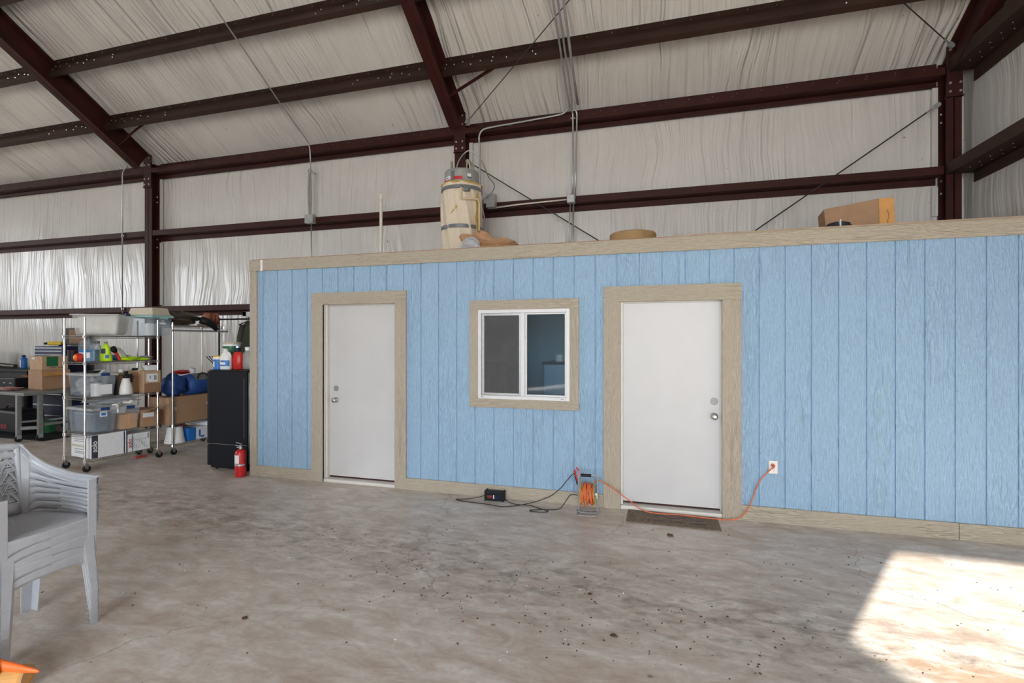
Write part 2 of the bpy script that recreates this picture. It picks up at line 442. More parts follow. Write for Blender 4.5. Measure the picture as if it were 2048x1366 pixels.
def blob(fn_r, n=18, m=10, seed=0, c=(0, 0, 0), sc=(1, 1, 1), rough=.18, flat=True):
    """crumpled lump resting on z=0"""
    rnd = random.Random(seed); b = B()
    ph = [(rnd.uniform(1, 5), rnd.uniform(1, 5), rnd.uniform(0, 6.3), rnd.uniform(.3, 1)) for _ in range(7)]
    def f(u, v):
        a = 2*PI*u; t = PI*v
        r = 1+rough*sum(k*math.sin(round(p)*a+q*t*2+w) for p, q, w, k in ph)/2.2
        x, y, z = r*math.sin(t)*math.cos(a), r*math.sin(t)*math.sin(a), -r*math.cos(t)
        z = z*.5+.5
        return (c[0]+x*sc[0]*fn_r, c[1]+y*sc[1]*fn_r, c[2]+max(0, z)*sc[2]*fn_r)
    b.grid(f, n, m)
    bmesh.ops.remove_doubles(b.b, verts=b.b.verts, dist=1e-5)
    return b
#PART2
# ================================================================== the building shell
YB = 7.15; YF = -6.0; XR = 3.62; XL = -21.6; RM = 0.6; YR = 0.55
def roofz(y): return 5.03+RM*(7.05-y) if y >= YR else 5.03+RM*(7.05-YR)-RM*(YR-y)
struct('floor', B().box((XL-.1, YF-.1, -.12), (XR+.1, YB+.1, 0)), 'floor', 'worn stained concrete slab with dark specks and hairline cracks', 'floor')
struct('ground', B().box((-60, -70, -.2), (40, YF-.1, -.06)).box((-90, YF-.1, -.2), (XL-.1, 40, -.06)), 'out', 'sunlit concrete yard outside the hangar doors', 'ground')
struct('wall_back', B().box((XL, YB, 0), (XR+.1, YB+.1, 5.08)), 'ins_back', 'long back wall lined with wrinkled white vinyl insulation', 'wall')
gab = [(YF-.1, 0), (YB+.1, 0), (YB+.1, 4.98), (YR, roofz(YR)), (YF-.1, roofz(YF)-.05)]
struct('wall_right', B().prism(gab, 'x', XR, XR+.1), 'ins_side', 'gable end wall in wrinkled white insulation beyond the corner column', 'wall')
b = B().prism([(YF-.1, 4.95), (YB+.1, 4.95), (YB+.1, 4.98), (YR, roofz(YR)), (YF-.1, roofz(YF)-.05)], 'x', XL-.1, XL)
b.box((XL-.1, 2.5, 0), (XL, YB, 4.95)).box((XL-.1, YF-.1, 0), (XL, -5.5, 4.95)).box((XL-.1, -5.5, 0), (XL, 2.5, 2.6))  # high opening added out of view to put sheen on the back wall
struct('wall_left', b, 'ins_side', 'far gable end wall with a long high opening added for the back wall sheen', 'wall')
b = B().box((XL, YF-.1, 0), (-4.09, YF, 5.1)).box((3.0, YF-.1, 0), (XR, YF, 5.1)).box((-4.09, YF-.1, 4.35), (3.0, YF, 5.1))
struct('wall_front', b, 'ins_back', 'front wall with the wide open hangar doorway', 'wall')
b = B()
for a, c in ((YR, YB+.1), (YF-.1, YR)):
    b.prism([(a, roofz(a)), (c, roofz(c)), (c, roofz(c)+.1), (a, roofz(a)+.1)], 'x', XL-.1, XR+.1)
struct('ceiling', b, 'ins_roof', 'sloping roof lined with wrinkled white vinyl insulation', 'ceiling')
# open unseen leaves on the jambs; left one added to shape the sun patch
for sgn, hx, ang in ((1, -4.12, math.atan2(-.906, .424)), (-1, 3.03, math.radians(-75))):
    t = thing('door_%d' % (3 if sgn > 0 else 4), 'tall hangar door leaf swung open outside the ' + ('left jamb, added to shape the sun patch' if sgn > 0 else 'right jamb'), 'door', (hx, YF-.12, 0), ang, None, 'structure')
    obj('door_panel', B().box((0, -.03, .04), (3.5, .03, 3.80)), 'cartgrey', t, bev=.004)
    f = B()
    for z in (.3, 1.9, 3.5): f.box((.05, -.07, z-.06), (3.45, -.03, z+.06))
    obj('door_rail', f, 'steel', t)

# ------------------------------------------------------------------ red steel frame
def zgirt(y_in, y_out, z, f=.088, t=.006):
    return [(y_in, z+f), (y_in+t, z+f), (y_in+t, z), (y_out, z), (y_out, z-f), (y_out-t, z-f), (y_out-t, z-t), (y_in, z-t)]
COLX = [-15.32, -9.045, -2.795, 3.425]
names_c = ['beyond the workbench at the far end', 'behind the chrome shelving', 'behind the water heater', 'in the corner by the gable wall']
def isec(x, yf, yb, z0, z1, w):
    return B().box((x-w/2, yf, z0), (x+w/2, yf+.012, z1)).box((x-w/2, yb-.012, z0), (x+w/2, yb, z1)).box((x-.005, yf, z0), (x+.005, yb, z1))
for i, x in enumerate(COLX):
    w = .15 if i == 3 else .175
    t = thing('steel_column', 'dark red steel column ' + names_c[i], 'column', (x, 6.95, 0), 0, None, 'structure')
    obj('column_shaft', isec(0, 0, .185, 0, 4.98, w), 'steel', t)
    p = B().box((-w/2-.004, -.02, 4.50), (w/2+.004, -.004, 5.13)); p.box((-w/2-.01, -.03, 4.50), (w/2+.01, .03, 4.515))
    pl = obj('end_plate', p, 'steel', t)
    q = B()
    for sx in (-.05, .05):
        for z in (4.56, 4.66, 4.92, 5.05): q.cyl((sx, -.034, z), (sx, -.02, z), .014, n=6)
    for z in (3.4, 3.55, 4.25, 4.35): q.cyl((w/2, .1, z), (w/2+.01, .1, z), .012, n=6) if i < 3 else q.cyl((-w/2-.01, .1, z), (-w/2, .1, z), .012, n=6)
    obj('bolts', q, 'bolt', pl)
# rafters
up = Vector((0, .5145, .8575))
for i, x in enumerate(COLX):
    w = .15 if i == 3 else .175
    t = thing('roof_beam', 'deep dark red rafter rising from the column ' + names_c[i], 'beam', (x, 6.93, 5.0), 0, None, 'structure')
    def pt(y, off): return Vector((0, y-6.93, roofz(y)-5.0)) - up*off
    b = B()
    for y0, y1, s in ((6.93, YR, 1), (YR, -5.9, -1)):
        u = Vector((0, .5145*s, .8575))
        A = Vector((0, y0-6.93, roofz(y0)-5.0)); C = Vector((0, y1-6.93, roofz(y1)-5.0))
        b.beam(A-u*.020, C-u*.020, w, .012, u); b.beam(A-u*.35, C-u*.40, w, .014, u); b.beam(A-u*.186, C-u*.21, .008, .36, u)
    obj('rafter_web', b, 'steel', t)
    if i == 3: continue
    f = B(); f.beam(pt(6.52, .34)+Vector((w/2-.02, 0, 0)), Vector((.95, -.66, 5.40-5.0)), .004, .05, (0, 0, 1))
    f.beam(pt(6.52, .34)+Vector((w/2-.02, 0, 0)), Vector((.95, -.66, 5.40-5.0)), .04, .004, (0, 0, 1))
    obj('flange_brace', f, 'steel', t)
# purlins, one per bay and row
d2 = Vector((.8575, -.5145)); nrm = Vector((.5145, .8575))
def purlin_poly(y):
    T = Vector((y, roofz(y)-.003))
    P = [T, T+d2*.07, T+d2*.07-nrm*.215, T+d2*.135-nrm*.215, T+d2*.135-nrm*.221, T+d2*.064-nrm*.221, T+d2*.064-nrm*.005, T-nrm*.005]
    return [(p.x, p.y) for p in P]
edges = [XL+.02]+COLX
rows = [6.22, 5.40, 4.575, 3.75]
rowname = ['lowest row above the eave', 'second row up from the eave', 'third row up from the eave', 'fourth row up from the eave']
bayname = ['in the far left bay', 'in the bay left of the shelving column', 'in the bay over the left office door', 'in the bay over the right office door']
for r, y in enumerate(rows):
    for k in range(4):
        a, c = edges[k]+.006, edges[k+1]-.006
        t = thing('roof_beam', 'brown steel purlin, %s, %s' % (rowname[r], bayname[k]), 'beam', ((a+c)/2, y, roofz(y)), 0, None, 'structure')
        h = (c-a)/2
        obj('purlin_web', B().prism([(u-y, v-roofz(y)) for u, v in purlin_poly(y)], 'x', -h, h), 'steel_b', t)
        q = B(); T = Vector((0, 0))
        for e in (-1, 1):
            for j, (dx, dz) in enumerate([(.08, .06), (.08, .15), (.2, .09), (.32, .06), (.45, .15), (.58, .1), (.75, .06), (.75, .15), (.95, .12), (1.3, .08), (1.35, .16)]):
                p = T+d2*.062-nrm*dz
                x = e*(h-dx); q.cyl((x, p.x-.004, p.y-.002), (x, p.x+.002, p.y+.001), .0085, n=6)
        nx = int((c-a)/.31)
        for j in range(nx):
            x = -h+.15+j*.31; p = T+d2*.03-nrm*.006
            q.cyl((x, p.x, p.y), (x, p.x-nrm.x*.022, p.y-nrm.y*.022), .003, n=5)
        obj('bolts', q, 'bolt', t)
# eave strut and wall girts
eave = [(6.93, 4.857), (6.936, 4.857), (6.936, 4.778), (7.114, 4.778), (7.114, 5.00), (7.12, 5.00), (7.12, 4.70), (7.08, 4.70), (7.08, 4.706), (7.114, 4.706), (7.114, 4.772), (6.93, 4.772)]
for k in range(4):
    a, c = edges[k]+.006, edges[k+1]-.006
    if k > 0: a += .09
    c -= .09
    h = (c-a)/2
    t = thing('wall_beam', 'dark red eave strut under the roof edge ' + bayname[k], 'beam', ((a+c)/2, 6.95, 4.77), 0, None, 'structure')
    obj('strut_web', B().prism([(u-6.95, v-4.77) for u, v in eave], 'x', -h, h), 'steel', t)
    q = B()
    for j in range(int((c-a)/.3)):
        q.cyl((-h+.12+j*.3, 6.925-6.95, .06), (-h+.12+j*.3, 6.93-6.95, .06), .003, n=5)
        q.cyl((-h+.2+j*.3, 7.112-6.95, .17), (-h+.2+j*.3, 7.10-6.95, .17), .004, n=5)
    obj('bolts', q, 'bolt', t)
    for z, nm in ((3.615, 'upper'), (2.195, 'lower')):
        t = thing('wall_beam', 'dark red %s wall girt %s' % (nm, bayname[k]), 'beam', ((a+c)/2, 6.95, z), 0, None, 'structure')
        obj('girt_web', B().prism([(u-6.95, v-z) for u, v in zgirt(6.955, 7.14, z)], 'x', -h, h), 'steel', t)
# girts of the gable wall
for z, nm in ((4.80, 'upper'), (3.60, 'middle'), (2.20, 'lower')):
    t = thing('wall_beam', 'dark red %s girt running along the gable wall' % nm, 'beam', (3.5, .5, z), 0, None, 'structure')
    f = .15 if nm == 'upper' else .12
    poly = [(u-3.5, v-z) for u, v in zgirt(3.345 if nm != 'upper' else 3.36, 3.61, z, f, .007)]
    b = B(); n0 = -6.3; n1 = 6.43
    A = [b.b.verts.new((u, n0, v)) for u, v in poly]; C = [b.b.verts.new((u, n1, v)) for u, v in poly]
    b.b.faces.new(A[::-1]); b.b.faces.new(C)
    for i in range(len(poly)): b.b.faces.new((A[i], A[(i+1) % len(poly)], C[(i+1) % len(poly)], C[i]))
    obj('girt_web', b, 'steel_b', t)
    q = B()
    for j in range(34):
        q.cyl((-.05, 6.2-j*.17, -.012), (-.05, 6.2-j*.17, -.006), .006, n=5); q.cyl((.03, 6.15-j*.17, -.012), (.03, 6.15-j*.17, -.006), .006, n=5)
    obj('bolts', q, 'bolt', t)
# white insulation flaps tucked beside the columns
b = B()
for x, z0, z1 in ((-8.925, 2.32, 3.5), (-8.925, 3.72, 4.70), (-2.675, 2.32, 3.5), (-2.675, 3.72, 4.70), (3.31, 3.72, 4.70), (3.31, 3.15, 3.5)):
    b.box((x-.028, 7.10, z0), (x+.028, 7.125, z1))
struct('trim_1', b, 'ins_back', 'narrow white insulation strips folded beside the steel columns', 'trim')

# diagonal rods
def rod(p, q, r, label, eye=True):
    t = thing('brace_rod', label, 'brace rod', p, 0, 'bracing rods of the steel frame')
    P = Vector(p); Q = Vector(q)-P
    obj('rod', B().cyl((0, 0, 0), Q, r, n=8), 'cable', t)
    if eye:
        e = B(); d = Q.normalized()
        for k in (0.02, .05): e.cyl(d*k-Vector((0, .012, 0)), d*k+Vector((0, .012, 0)), .028, n=12)
        e.cyl(d*.07, d*.16, .009, n=8)
        obj('eye_bolt', e, 'galv', t)
rod((-2.68, 6.92, 4.36), (-.55, 6.93, 2.94), .008, 'dark brace rod slanting down from the column behind the water heater')
rod((3.27, 6.92, 4.43), (1.12, 6.93, 2.94), .008, 'dark brace rod slanting down left from the corner column')
rod((-2.64, 6.80, 4.87), (-.36, 5.3, 5.84), .006, 'thin brace cable rising under the roof from the column behind the water heater')
rod((3.30, 6.72, 4.98), (1.9, 5.75, 5.64), .006, 'thin brace cable rising under the roof from the corner column')

# ------------------------------------------------------------------ conduits and boxes
def conduit(pts, r, label, straps=(), m='galv', sm=0, name='electrical_conduit'):
    t = thing(name, label, 'conduit', pts[0], 0)
    o = Vector(pts[0])
    obj('pipe', B().tube([Vector(p)-o for p in pts], r, 10, sm), m, t, smooth=True)
    if straps:
        for s in straps:
            c = Vector(s)-o; obj('strap', B().box((c.x-r-.02, c.y-.006, c.z-.009), (c.x+r+.02, c.y+r+.002, c.z+.009)), 'bolt', t)
    return t
def onroof(x, y, off): return (x, y-off*.5145, roofz(y)-off*.8575)
conduit([(-9.50, 6.90, 4.93), (-9.58, 6.93, 4.92), (-9.64, 6.93, 4.87), (-9.665, 6.93, 4.78), (-9.665, 6.93, 2.16)], .011, 'grey conduit bending down the back wall beside the shelving column', [(-9.665, 6.935, 3.64), (-9.665, 6.935, 2.25)])
conduit([onroof(-5.42, 3.6, .25), onroof(-5.42, 5.2, .25), onroof(-5.42, 6.35, .25), (-5.43, 6.75, 4.96), (-5.44, 6.86, 4.90), (-5.44, 6.90, 4.80), (-5.44, 6.915, 4.44)], .010, 'single grey conduit running down the roof and over the eave strut')
t = thing('hanging_cable', 'thick grey cable with a plug hook hanging down to a wall box', 'cable', (-5.44, 6.9, 4.45))
obj('cord_loop', B().tube([(0, 0, 0), (-.02, 0, -.08), (-.03, 0, -.4), (-.01, 0, -.74)], .018, 8, 5).tube([(0, 0, 0), (.015, 0, -.4), (.0, 0, -.74)], .014, 8, 5), 'plate', t, smooth=True)
obj('plug_hook', B().beam((0, -.01, .0), (.11, -.01, -.05), .03, .03).cyl((-.01, -.01, -.02), (.02, -.01, .03), .03), 'plate', t, bev=.003)
def jbox(name, label, cat, lo, hi, m='galv', knobs=True):
    c = [(lo[i]+hi[i])/2 for i in range(3)]; c[1] = hi[1]
    t = thing(name, label, cat, c)
    L = [lo[i]-c[i] for i in range(3)]; H = [hi[i]-c[i] for i in range(3)]
    obj('body', B().box(L, H), m, t, bev=.004)
    obj('cover', B().box((L[0]+.008, L[1]-.006, L[2]+.008), (H[0]-.008, L[1], H[2]-.008)), m, t, bev=.002)
    return t
jbox('junction_box', 'small grey junction box on the upper girt below the hanging cord', 'junction box', (-5.52, 6.86, 3.59), (-5.36, 6.95, 3.73))
conduit([(-5.44, 6.93, 3.60), (-5.44, 6.93, 2.60)], .010, 'grey conduit dropping from the left junction box behind the office')
# triple run over the office
XS = [-1.10, -1.045, -.98]
conduit([onroof(XS[0], 3.6, .24), onroof(XS[0], 6.4, .24), (XS[0], 6.74, 4.97), (XS[0]-.01, 6.86, 4.93), (XS[0]-.1, 6.89, 4.87), (-1.35, 6.89, 4.85), (-1.9, 6.89, 4.82), (-2.3, 6.89, 4.80), (-2.42, 6.89, 4.77), (-2.465, 6.89, 4.68), (-2.465, 6.91, 4.5), (-2.465, 6.92, 3.70)], .013, 'grey conduit coming down the roof and turning left along the eave strut to the heater', [(-2.0, 6.90, 4.815), (-1.5, 6.90, 4.845)], sm=3)
conduit([onroof(XS[1], 3.6, .24), onroof(XS[1], 6.5, .24), (XS[1]-.02, 6.80, 4.93), (XS[1]-.02, 6.89, 4.86), (XS[1]-.02, 6.915, 4.7), (-1.07, 6.92, 3.66)], .013, 'middle grey conduit of the three, dropping straight to the girt box', [(-1.066, 6.925, 4.80)], sm=3)
conduit([onroof(XS[2], 3.6, .24), onroof(XS[2], 6.5, .24), onroof(XS[2], 6.92, .20)], .017, 'right dark grey conduit of the three, ending at the eave strut', m='plate')
conduit([(-1.10, 6.88, 4.92), (-1.04, 6.89, 4.90), (-1.01, 6.90, 4.86), (-1.01, 6.92, 4.7), (-1.035, 6.92, 3.66)], .012, 'short grey conduit running down beside the middle drop', sm=3)
jbox('junction_box', 'small square junction box on the girt below the conduit drop', 'junction box', (-1.14, 6.84, 3.585), (-1.03, 6.93, 3.695))
conduit([(-2.2, 6.90, 3.61), (-1.85, 6.90, 3.63), (-1.14, 6.90, 3.645)], .011, 'cream conduit running level between the two girt boxes', m='pvc')
conduit([(-1.06, 6.92, 3.59), (-1.06, 6.92, 2.60)], .012, 'grey conduit going from the girt box down behind the office, right of the pair')
conduit([(-1.10, 6.92, 3.59), (-1.12, 6.92, 3.3), (-1.12, 6.92, 2.60)], .009, 'thin grey conduit going from the girt box down behind the office, left of the pair')
jbox('disconnect_switch', 'grey electrical disconnect switch on the girt right of the water heater', 'switch', (-2.335, 6.82, 3.60), (-2.20, 6.93, 3.80))
jbox('junction_box', 'grey junction box between the heater and the disconnect switch', 'junction box', (-2.505, 6.84, 3.62), (-2.40, 6.93, 3.73))
conduit([(-2.48, 6.92, 3.63), (-2.50, 6.90, 3.35), (-2.42, 6.85, 3.1), (-2.42, 6.8, 2.63)], .011, 'grey conduit falling behind the heater, left of two', sm=4)
conduit([(-2.42, 6.92, 3.63), (-2.38, 6.90, 3.4), (-2.41, 6.85, 3.1), (-2.40, 6.8, 2.63)], .011, 'grey conduit falling behind the heater, right of two', sm=4)

# ================================================================== the office
YW = 4.885; PITCH = .2102; X0 = -4.524; XW0 = -4.69; XW1 = 3.60
openings = [(-3.70, -2.715, 0, 2.08), (-1.80, -.74, .985, 2.01), (-.31, .66, 0, 2.04)]
xs = {XW0, XW1}
for i in range(39):
    x = X0+i*PITCH
    if x+.006 < XW1:
        for d in (-.0065, -.005, .005, .0065): xs.add(round(x+d, 4))
for a, c, _, _ in openings: xs.add(a); xs.add(c)
xs = sorted(xs)
def gy(x):
    i = round((x-X0)/PITCH); d = abs(x-(X0+i*PITCH))
    return YW+.011 if d < .0058 else YW
b = B()
for xa, xb in zip(xs, xs[1:]):
    m = (xa+xb)/2; cuts = [(.0, 2.60)]
    for a, c, z0, z1 in openings:
        if a < m < c: cuts = [(.0, z0), (z1, 2.60)] if z0 > 0 else [(z1, 2.60)]
    for z0, z1 in cuts: b.face([(xa, gy(xa), z0), (xb, gy(xb), z0), (xb, gy(xb), z1), (xa, gy(xa), z1)])
bmesh.ops.remove_doubles(b.b, verts=b.b.verts, dist=1e-5)
struct('wall_office_front', b, 'blue', 'light blue grooved wood-grain siding on the front of the office', 'wall')
# framing behind the siding (keeps the office closed)
b = B()
pr = XW0
for a, c, z0, z1 in openings:
    b.box((pr, YW+.012, 0), (a, YW+.10, 2.60)); b.box((a, YW+.012, z1), (c, YW+.10, 2.60))
    if z0 > 0: b.box((a, YW+.012, 0), (c, YW+.10, z0))
    pr = c
b.box((pr, YW+.012, 0), (XW1, YW+.10, 2.60))
struct('wall_office_inside', b, 'room', 'inner face of the office front wall', 'wall')
b = B().box((XW0-.002, YW+.002, 0), (XW0+.10, 7.0, 2.60))
struct('wall_office_left', b, 'blue', 'blue end wall of the office beside the black refrigerator', 'wall')
struct('wall_office_back', B().box((XW0+.1, 6.9, 0), (XW1, 7.0, 2.5)), 'room', 'dim blue-grey back wall inside the office', 'wall')
struct('ceiling_office', B().box((XW0-.02, YW+.0, 2.602), (XW1, 7.13, 2.628)), 'ply', 'plywood deck forming the top of the office', 'ceiling')
struct('floor_office', B().box((XW0+.1, YW+.1, .001), (XW1, 6.9, .01)), 'room_f', 'dark floor inside the office', 'floor')
YT = 4.862
def board(name, lo, hi, m, label, parent=None):
    return struct(name, B().box((lo[0], YT, lo[1]), (hi[0], YW+.006, hi[1])), m, label, 'trim', parent, bev=.002)
board('trim_2', (-4.70, 0.0), (-4.60, 2.482), 'tan_v', 'tan corner board on the left edge of the office')
board('trim_3', (-4.712, 2.484), (-4.545, 2.617), 'tan_h', 'short tan band piece at the top left corner of the office')
board('trim_4', (-4.512, 2.484), (-.45, 2.617), 'tan_h', 'tan top band of the office over the left door and window')
board('trim_5', (-.4495, 2.484), (XW1, 2.617), 'tan_h', 'tan top band of the office over the right door')
struct('trim_6', B().box((-4.545, YT+.002, 2.484), (-4.512, YW+.002, 2.617)), 'white', 'pale caulked joint in the top band of the office', 'trim')
board('baseboard_1', (-4.60, 0), (-3.824, .128), 'tan_h', 'tan base board left of the left office door')
board('baseboard_2', (-2.596, 0), (-.451, .128), 'tan_h', 'tan base board between the two office doors')
board('baseboard_3', (.795, 0), (2.430, .138), 'tan_h', 'tan base board right of the right office door')
board('baseboard_4', (2.434, 0), (XW1, .138), 'tan_h', 'tan base board at the right end beyond the joint')
struct('trim_7', B().box((.2, YT+.01, 2.619), (XW1, YW+.16, 2.636)), 'board', 'weathered board lying along the office roof edge', 'trim', bev=.003)

def door(n, x0, x1, ztop, tx0, tx1, tz, knobx, desc):
    t = thing('door_%d' % n, 'white flush door, %s, in a tan wood-grain surround' % desc, 'door', (x0, YT, 0), 0, None, 'structure')
    X = lambda x: x-x0
    YS = .105   # slab face behind trim face
    for nm, lo, hi, mm in (('door_surround', (tx0, 0), (x0, ztop), 'tan_v'), ('door_surround', (x1, 0), (tx1, ztop), 'tan_v'), ('door_surround', (tx0, ztop), (tx1, tz), 'tan_h')):
        obj(nm, B().box((X(lo[0]), -.002, lo[1]), (X(hi[0]), .028, hi[1])), mm, t, bev=.002)
    j = B().box((X(x0)-.02, .004, 0), (X(x0)+.0, .20, ztop+.02)).box((X(x1), .004, 0), (X(x1)+.02, .20, ztop+.02)).box((X(x0)-.02, .004, ztop), (X(x1)+.02, .20, ztop+.02))
    j.box((X(x0), .06, 0), (X(x0)+.022, YS, ztop)).box((X(x1)-.008, .09, 0), (X(x1), YS+.0, ztop)).box((X(x0), .09, ztop-.012), (X(x1), YS, ztop))
    obj('jamb', j, 'jamb', t, bev=.0015)
    obj('slab', B().box((X(x0)+.006, YS, .055), (X(x1)-.004, YS+.045, ztop-.004)), 'door', t, bev=.002)
    obj('sweep', B().box((X(x0)+.006, YS+.004, .040), (X(x1)-.004, YS+.04, .0549)), 'steel', t)
    obj('threshold', B().box((X(x0)+.001, .012, 0), (X(x1)-.001, .14, .036)), 'jamb', t, bev=.006)
    k = X(knobx)
    kn = B().lathe([(.033, 0), (.033, .006), (.014, .010), (.013, .030), (.022, .038), (.028, .048), (.028, .058), (.020, .066), (.006, .068)], (0, 0, 0), 24, Matrix.Translation((k, YS, .945 if n == 1 else .925)) @ Matrix.Rotation(PI/2, 4, 'X'))
    obj('knob', kn, 'nickel', t, smooth=True)
    dd = B().lathe([(.034, 0), (.034, .004), (.031, .006), (.004, .006)], (0, 0, 0), 24, Matrix.Translation((k, YS, 1.08 if n == 1 else 1.065)) @ Matrix.Rotation(PI/2, 4, 'X'))
    obj('deadbolt_plate', dd, 'plate', t)
    return t
door(1, -3.665, -2.733, 2.058, -3.823, -2.593, 2.195, -3.555, 'knob on its left')
door(2, -.287, .633, 2.018, -.449, .795, 2.167, .573, 'knob on its right')

# window
t = thing('window_1', 'white two-pane sliding window framed by tan boards between the doors', 'window', (-1.268, YT, .94), 0, None, 'structure')
X = lambda x: x+1.268
Z = lambda z: z-.94
for lo, hi, mm in (((-1.85, 1.962), (-.69, 2.062), 'tan_h'), ((-1.85, .94), (-.69, 1.03), 'tan_h'), ((-1.85, 1.03), (-1.757, 1.962), 'tan_v'), ((-.782, 1.03), (-.69, 1.962), 'tan_v')):
    obj('surround', B().box((X(lo[0]), -.002, Z(lo[1])), (X(hi[0]), .028, Z(hi[1]))), mm, t, bev=.002)
def frame4(lo, hi, w, y0, y1, wt=None):
    wt = wt or w
    return B().box((X(lo[0]), y0, Z(lo[1])), (X(lo[0])+w, y1, Z(hi[1]))).box((X(hi[0])-w, y0, Z(lo[1])), (X(hi[0]), y1, Z(hi[1]))).box((X(lo[0])+w, y0, Z(hi[1])-wt), (X(hi[0])-w, y1, Z(hi[1]))).box((X(lo[0])+w, y0, Z(lo[1])), (X(hi[0])-w, y1, Z(lo[1])+wt))
obj('window_frame', frame4((-1.757, 1.03), (-.782, 1.962), .036, .004, .10), 'vinyl', t, bev=.003)
obj('mullion', B().box((X(-1.288), .012, Z(1.066)), (X(-1.248), .06, Z(1.926))), 'vinyl', t, bev=.003)
obj('sash', frame4((-1.721, 1.066), (-1.288, 1.926), .026, .030, .055), 'galv', t, bev=.002)
obj('sash', frame4((-1.248, 1.066), (-.818, 1.926), .018, .030, .055), 'vinyl', t, bev=.002)
obj('insect_screen', B().box((X(-1.70), .038, Z(1.09)), (X(-1.31), .0385, Z(1.905))), 'screen', t)
obj('pane', B().box((X(-1.721), .062, Z(1.07)), (X(-1.262), .067, Z(1.92))), 'glass', t)
obj('pane', B().box((X(-1.238), .046, Z(1.08)), (X(-.83), .051, Z(1.91))), 'glass', t)
obj('weep_holes', B().box((X(-1.72), .002, Z(1.046)), (X(-1.695), .006, Z(1.051))).box((X(-.87), .002, Z(1.046)), (X(-.845), .006, Z(1.051))), 'ink', t)
# inside the office, seen through the window
t = thing('storage_cabinet', 'dark blue cabinet seen through the right window pane', 'cabinet', (-1.0, 6.45, .01))
obj('body', B().box((-.30, -.4, 0), (.5, .4, 1.33)), 'room', t, bev=.01)
obj('worktop', B().box((-.32, -.42, 1.33), (.52, .42, 1.355)), 'navy', t, bev=.004)
t = thing('paper_towel_roll', 'white paper roll on the cabinet inside the window', 'paper roll', (-1.17, 6.45, 1.365))
obj('roll', B().lathe([(.06, 0), (.06, .09), (.02, .09)], n=20), 'white', t, smooth=False)
for i, (x, y, w, h, lab) in enumerate([(-2.15, 6.3, .4, .62, 'tall brown carton stacked inside the left window pane'), (-1.95, 5.9, .35, .45, 'low brown carton inside the left window pane')]):
    t = thing('cardboard_box', lab, 'box', (x, y, .75), .1*i)
    obj('body', B().box((-w/2, -.18, 0), (w/2, .18, h)), 'card_d', t, bev=.004)
    obj('tape', B().box((-.03, -.182, 0), (.03, -.1801, h)), 'tape', t)
t = thing('desk', 'brown desk under the cartons inside the office window', 'desk', (-1.95, 6.2, .01))
obj('desktop', B().box((-.6, -.55, .71), (.45, .5, .74)), 'card_d', t, bev=.004)
for sx in (-.55, .38):
    for sy in (-.5, .42): obj('leg', B().box((sx, sy, 0), (sx+.05, sy+.05, .71)), 'black', t)
# ================================================================== things around the office wall
# outlet and its cord
t = thing('wall_outlet', 'white duplex outlet with an orange plug on the blue siding', 'outlet', (1.058, YW, .498))
obj('face_plate', B().box((-.036, -.008, -.058), (.036, 0, .058)), 'gaugew', t, bev=.003)
obj('socket', B().box((-.017, -.012, -.034), (.017, -.008, -.006)), 'white', t, bev=.002)
obj('slots', B().box((-.008, -.0125, -.025), (-.005, -.012, -.015)).box((.005, -.0125, -.025), (.008, -.012, -.015)).cyl((0, -.0125, -.030), (0, -.012, -.030), .0025, n=8), 'ink', t)
R = B().tube([(1.052, 4.845, .520), (1.045, 4.815, .515), (1.003, 4.84, .458), (.942, 4.845, .377), (.905, 4.845, .284), (.872, 4.84, .186), (.827, 4.825, .098), (.756, 4.80, .035), (.66, 4.80, .014), (.5, 4.80, .014), (.264, 4.82, .014), (.05, 4.80, .014), (-.08, 4.80, .035), (-.183, 4.79, .105), (-.286, 4.78, .177), (-.404, 4.77, .254), (-.49, 4.73, .305), (-.52, 4.68, .285)], .0055, 8, 6)
t = thing('extension_cord', 'orange extension cord sagging from the outlet across the doormat to the reel', 'cord', (.264, 4.8, 0))
for v in R.b.verts: v.co -= Vector((.264, 4.8, 0))
obj('cord', R, 'orcord', t, smooth=True)
obj('plug', B().cyl((.788, .075, .520), (.788, .035, .520), .013).cyl((.788, .05, .520), (.782, .02, .508), .009), 'redp', t, smooth=False)
# doormat
t = thing('doormat', 'worn brown coir doormat with faded black lettering before the right door', 'mat', (.185, 4.70, 0), -.013)
obj('mat_pad', B().box((-.40, -.17, 0), (.40, .155, .010)), 'coir', t, bev=.003)
q = B(); rr = random.Random(3)
x = -.20
for w in (1, 3, 0, 4, 0, 5):
    if w == 0: x += .035; continue
    for k in range(w):
        q.box((x-.010, -.095+rr.uniform(-.004, .004), .0102), (x-.002, -.058, .0112)).box((x-.010, -.085, .0102), (x+.009, -.072, .0112)).box((x+.003, -.095, .0102), (x+.009, -.065+rr.uniform(-.01, .008), .0112))
        x += .028
    x += .022
for k in range(16):
    a = -.16+k*.027; q.box((a, .02+.03*math.sin(k*.8), .0102), (a+.03, .045+.03*math.sin(k*.8), .0108))
obj('printed_pattern', q, 'ink', t)
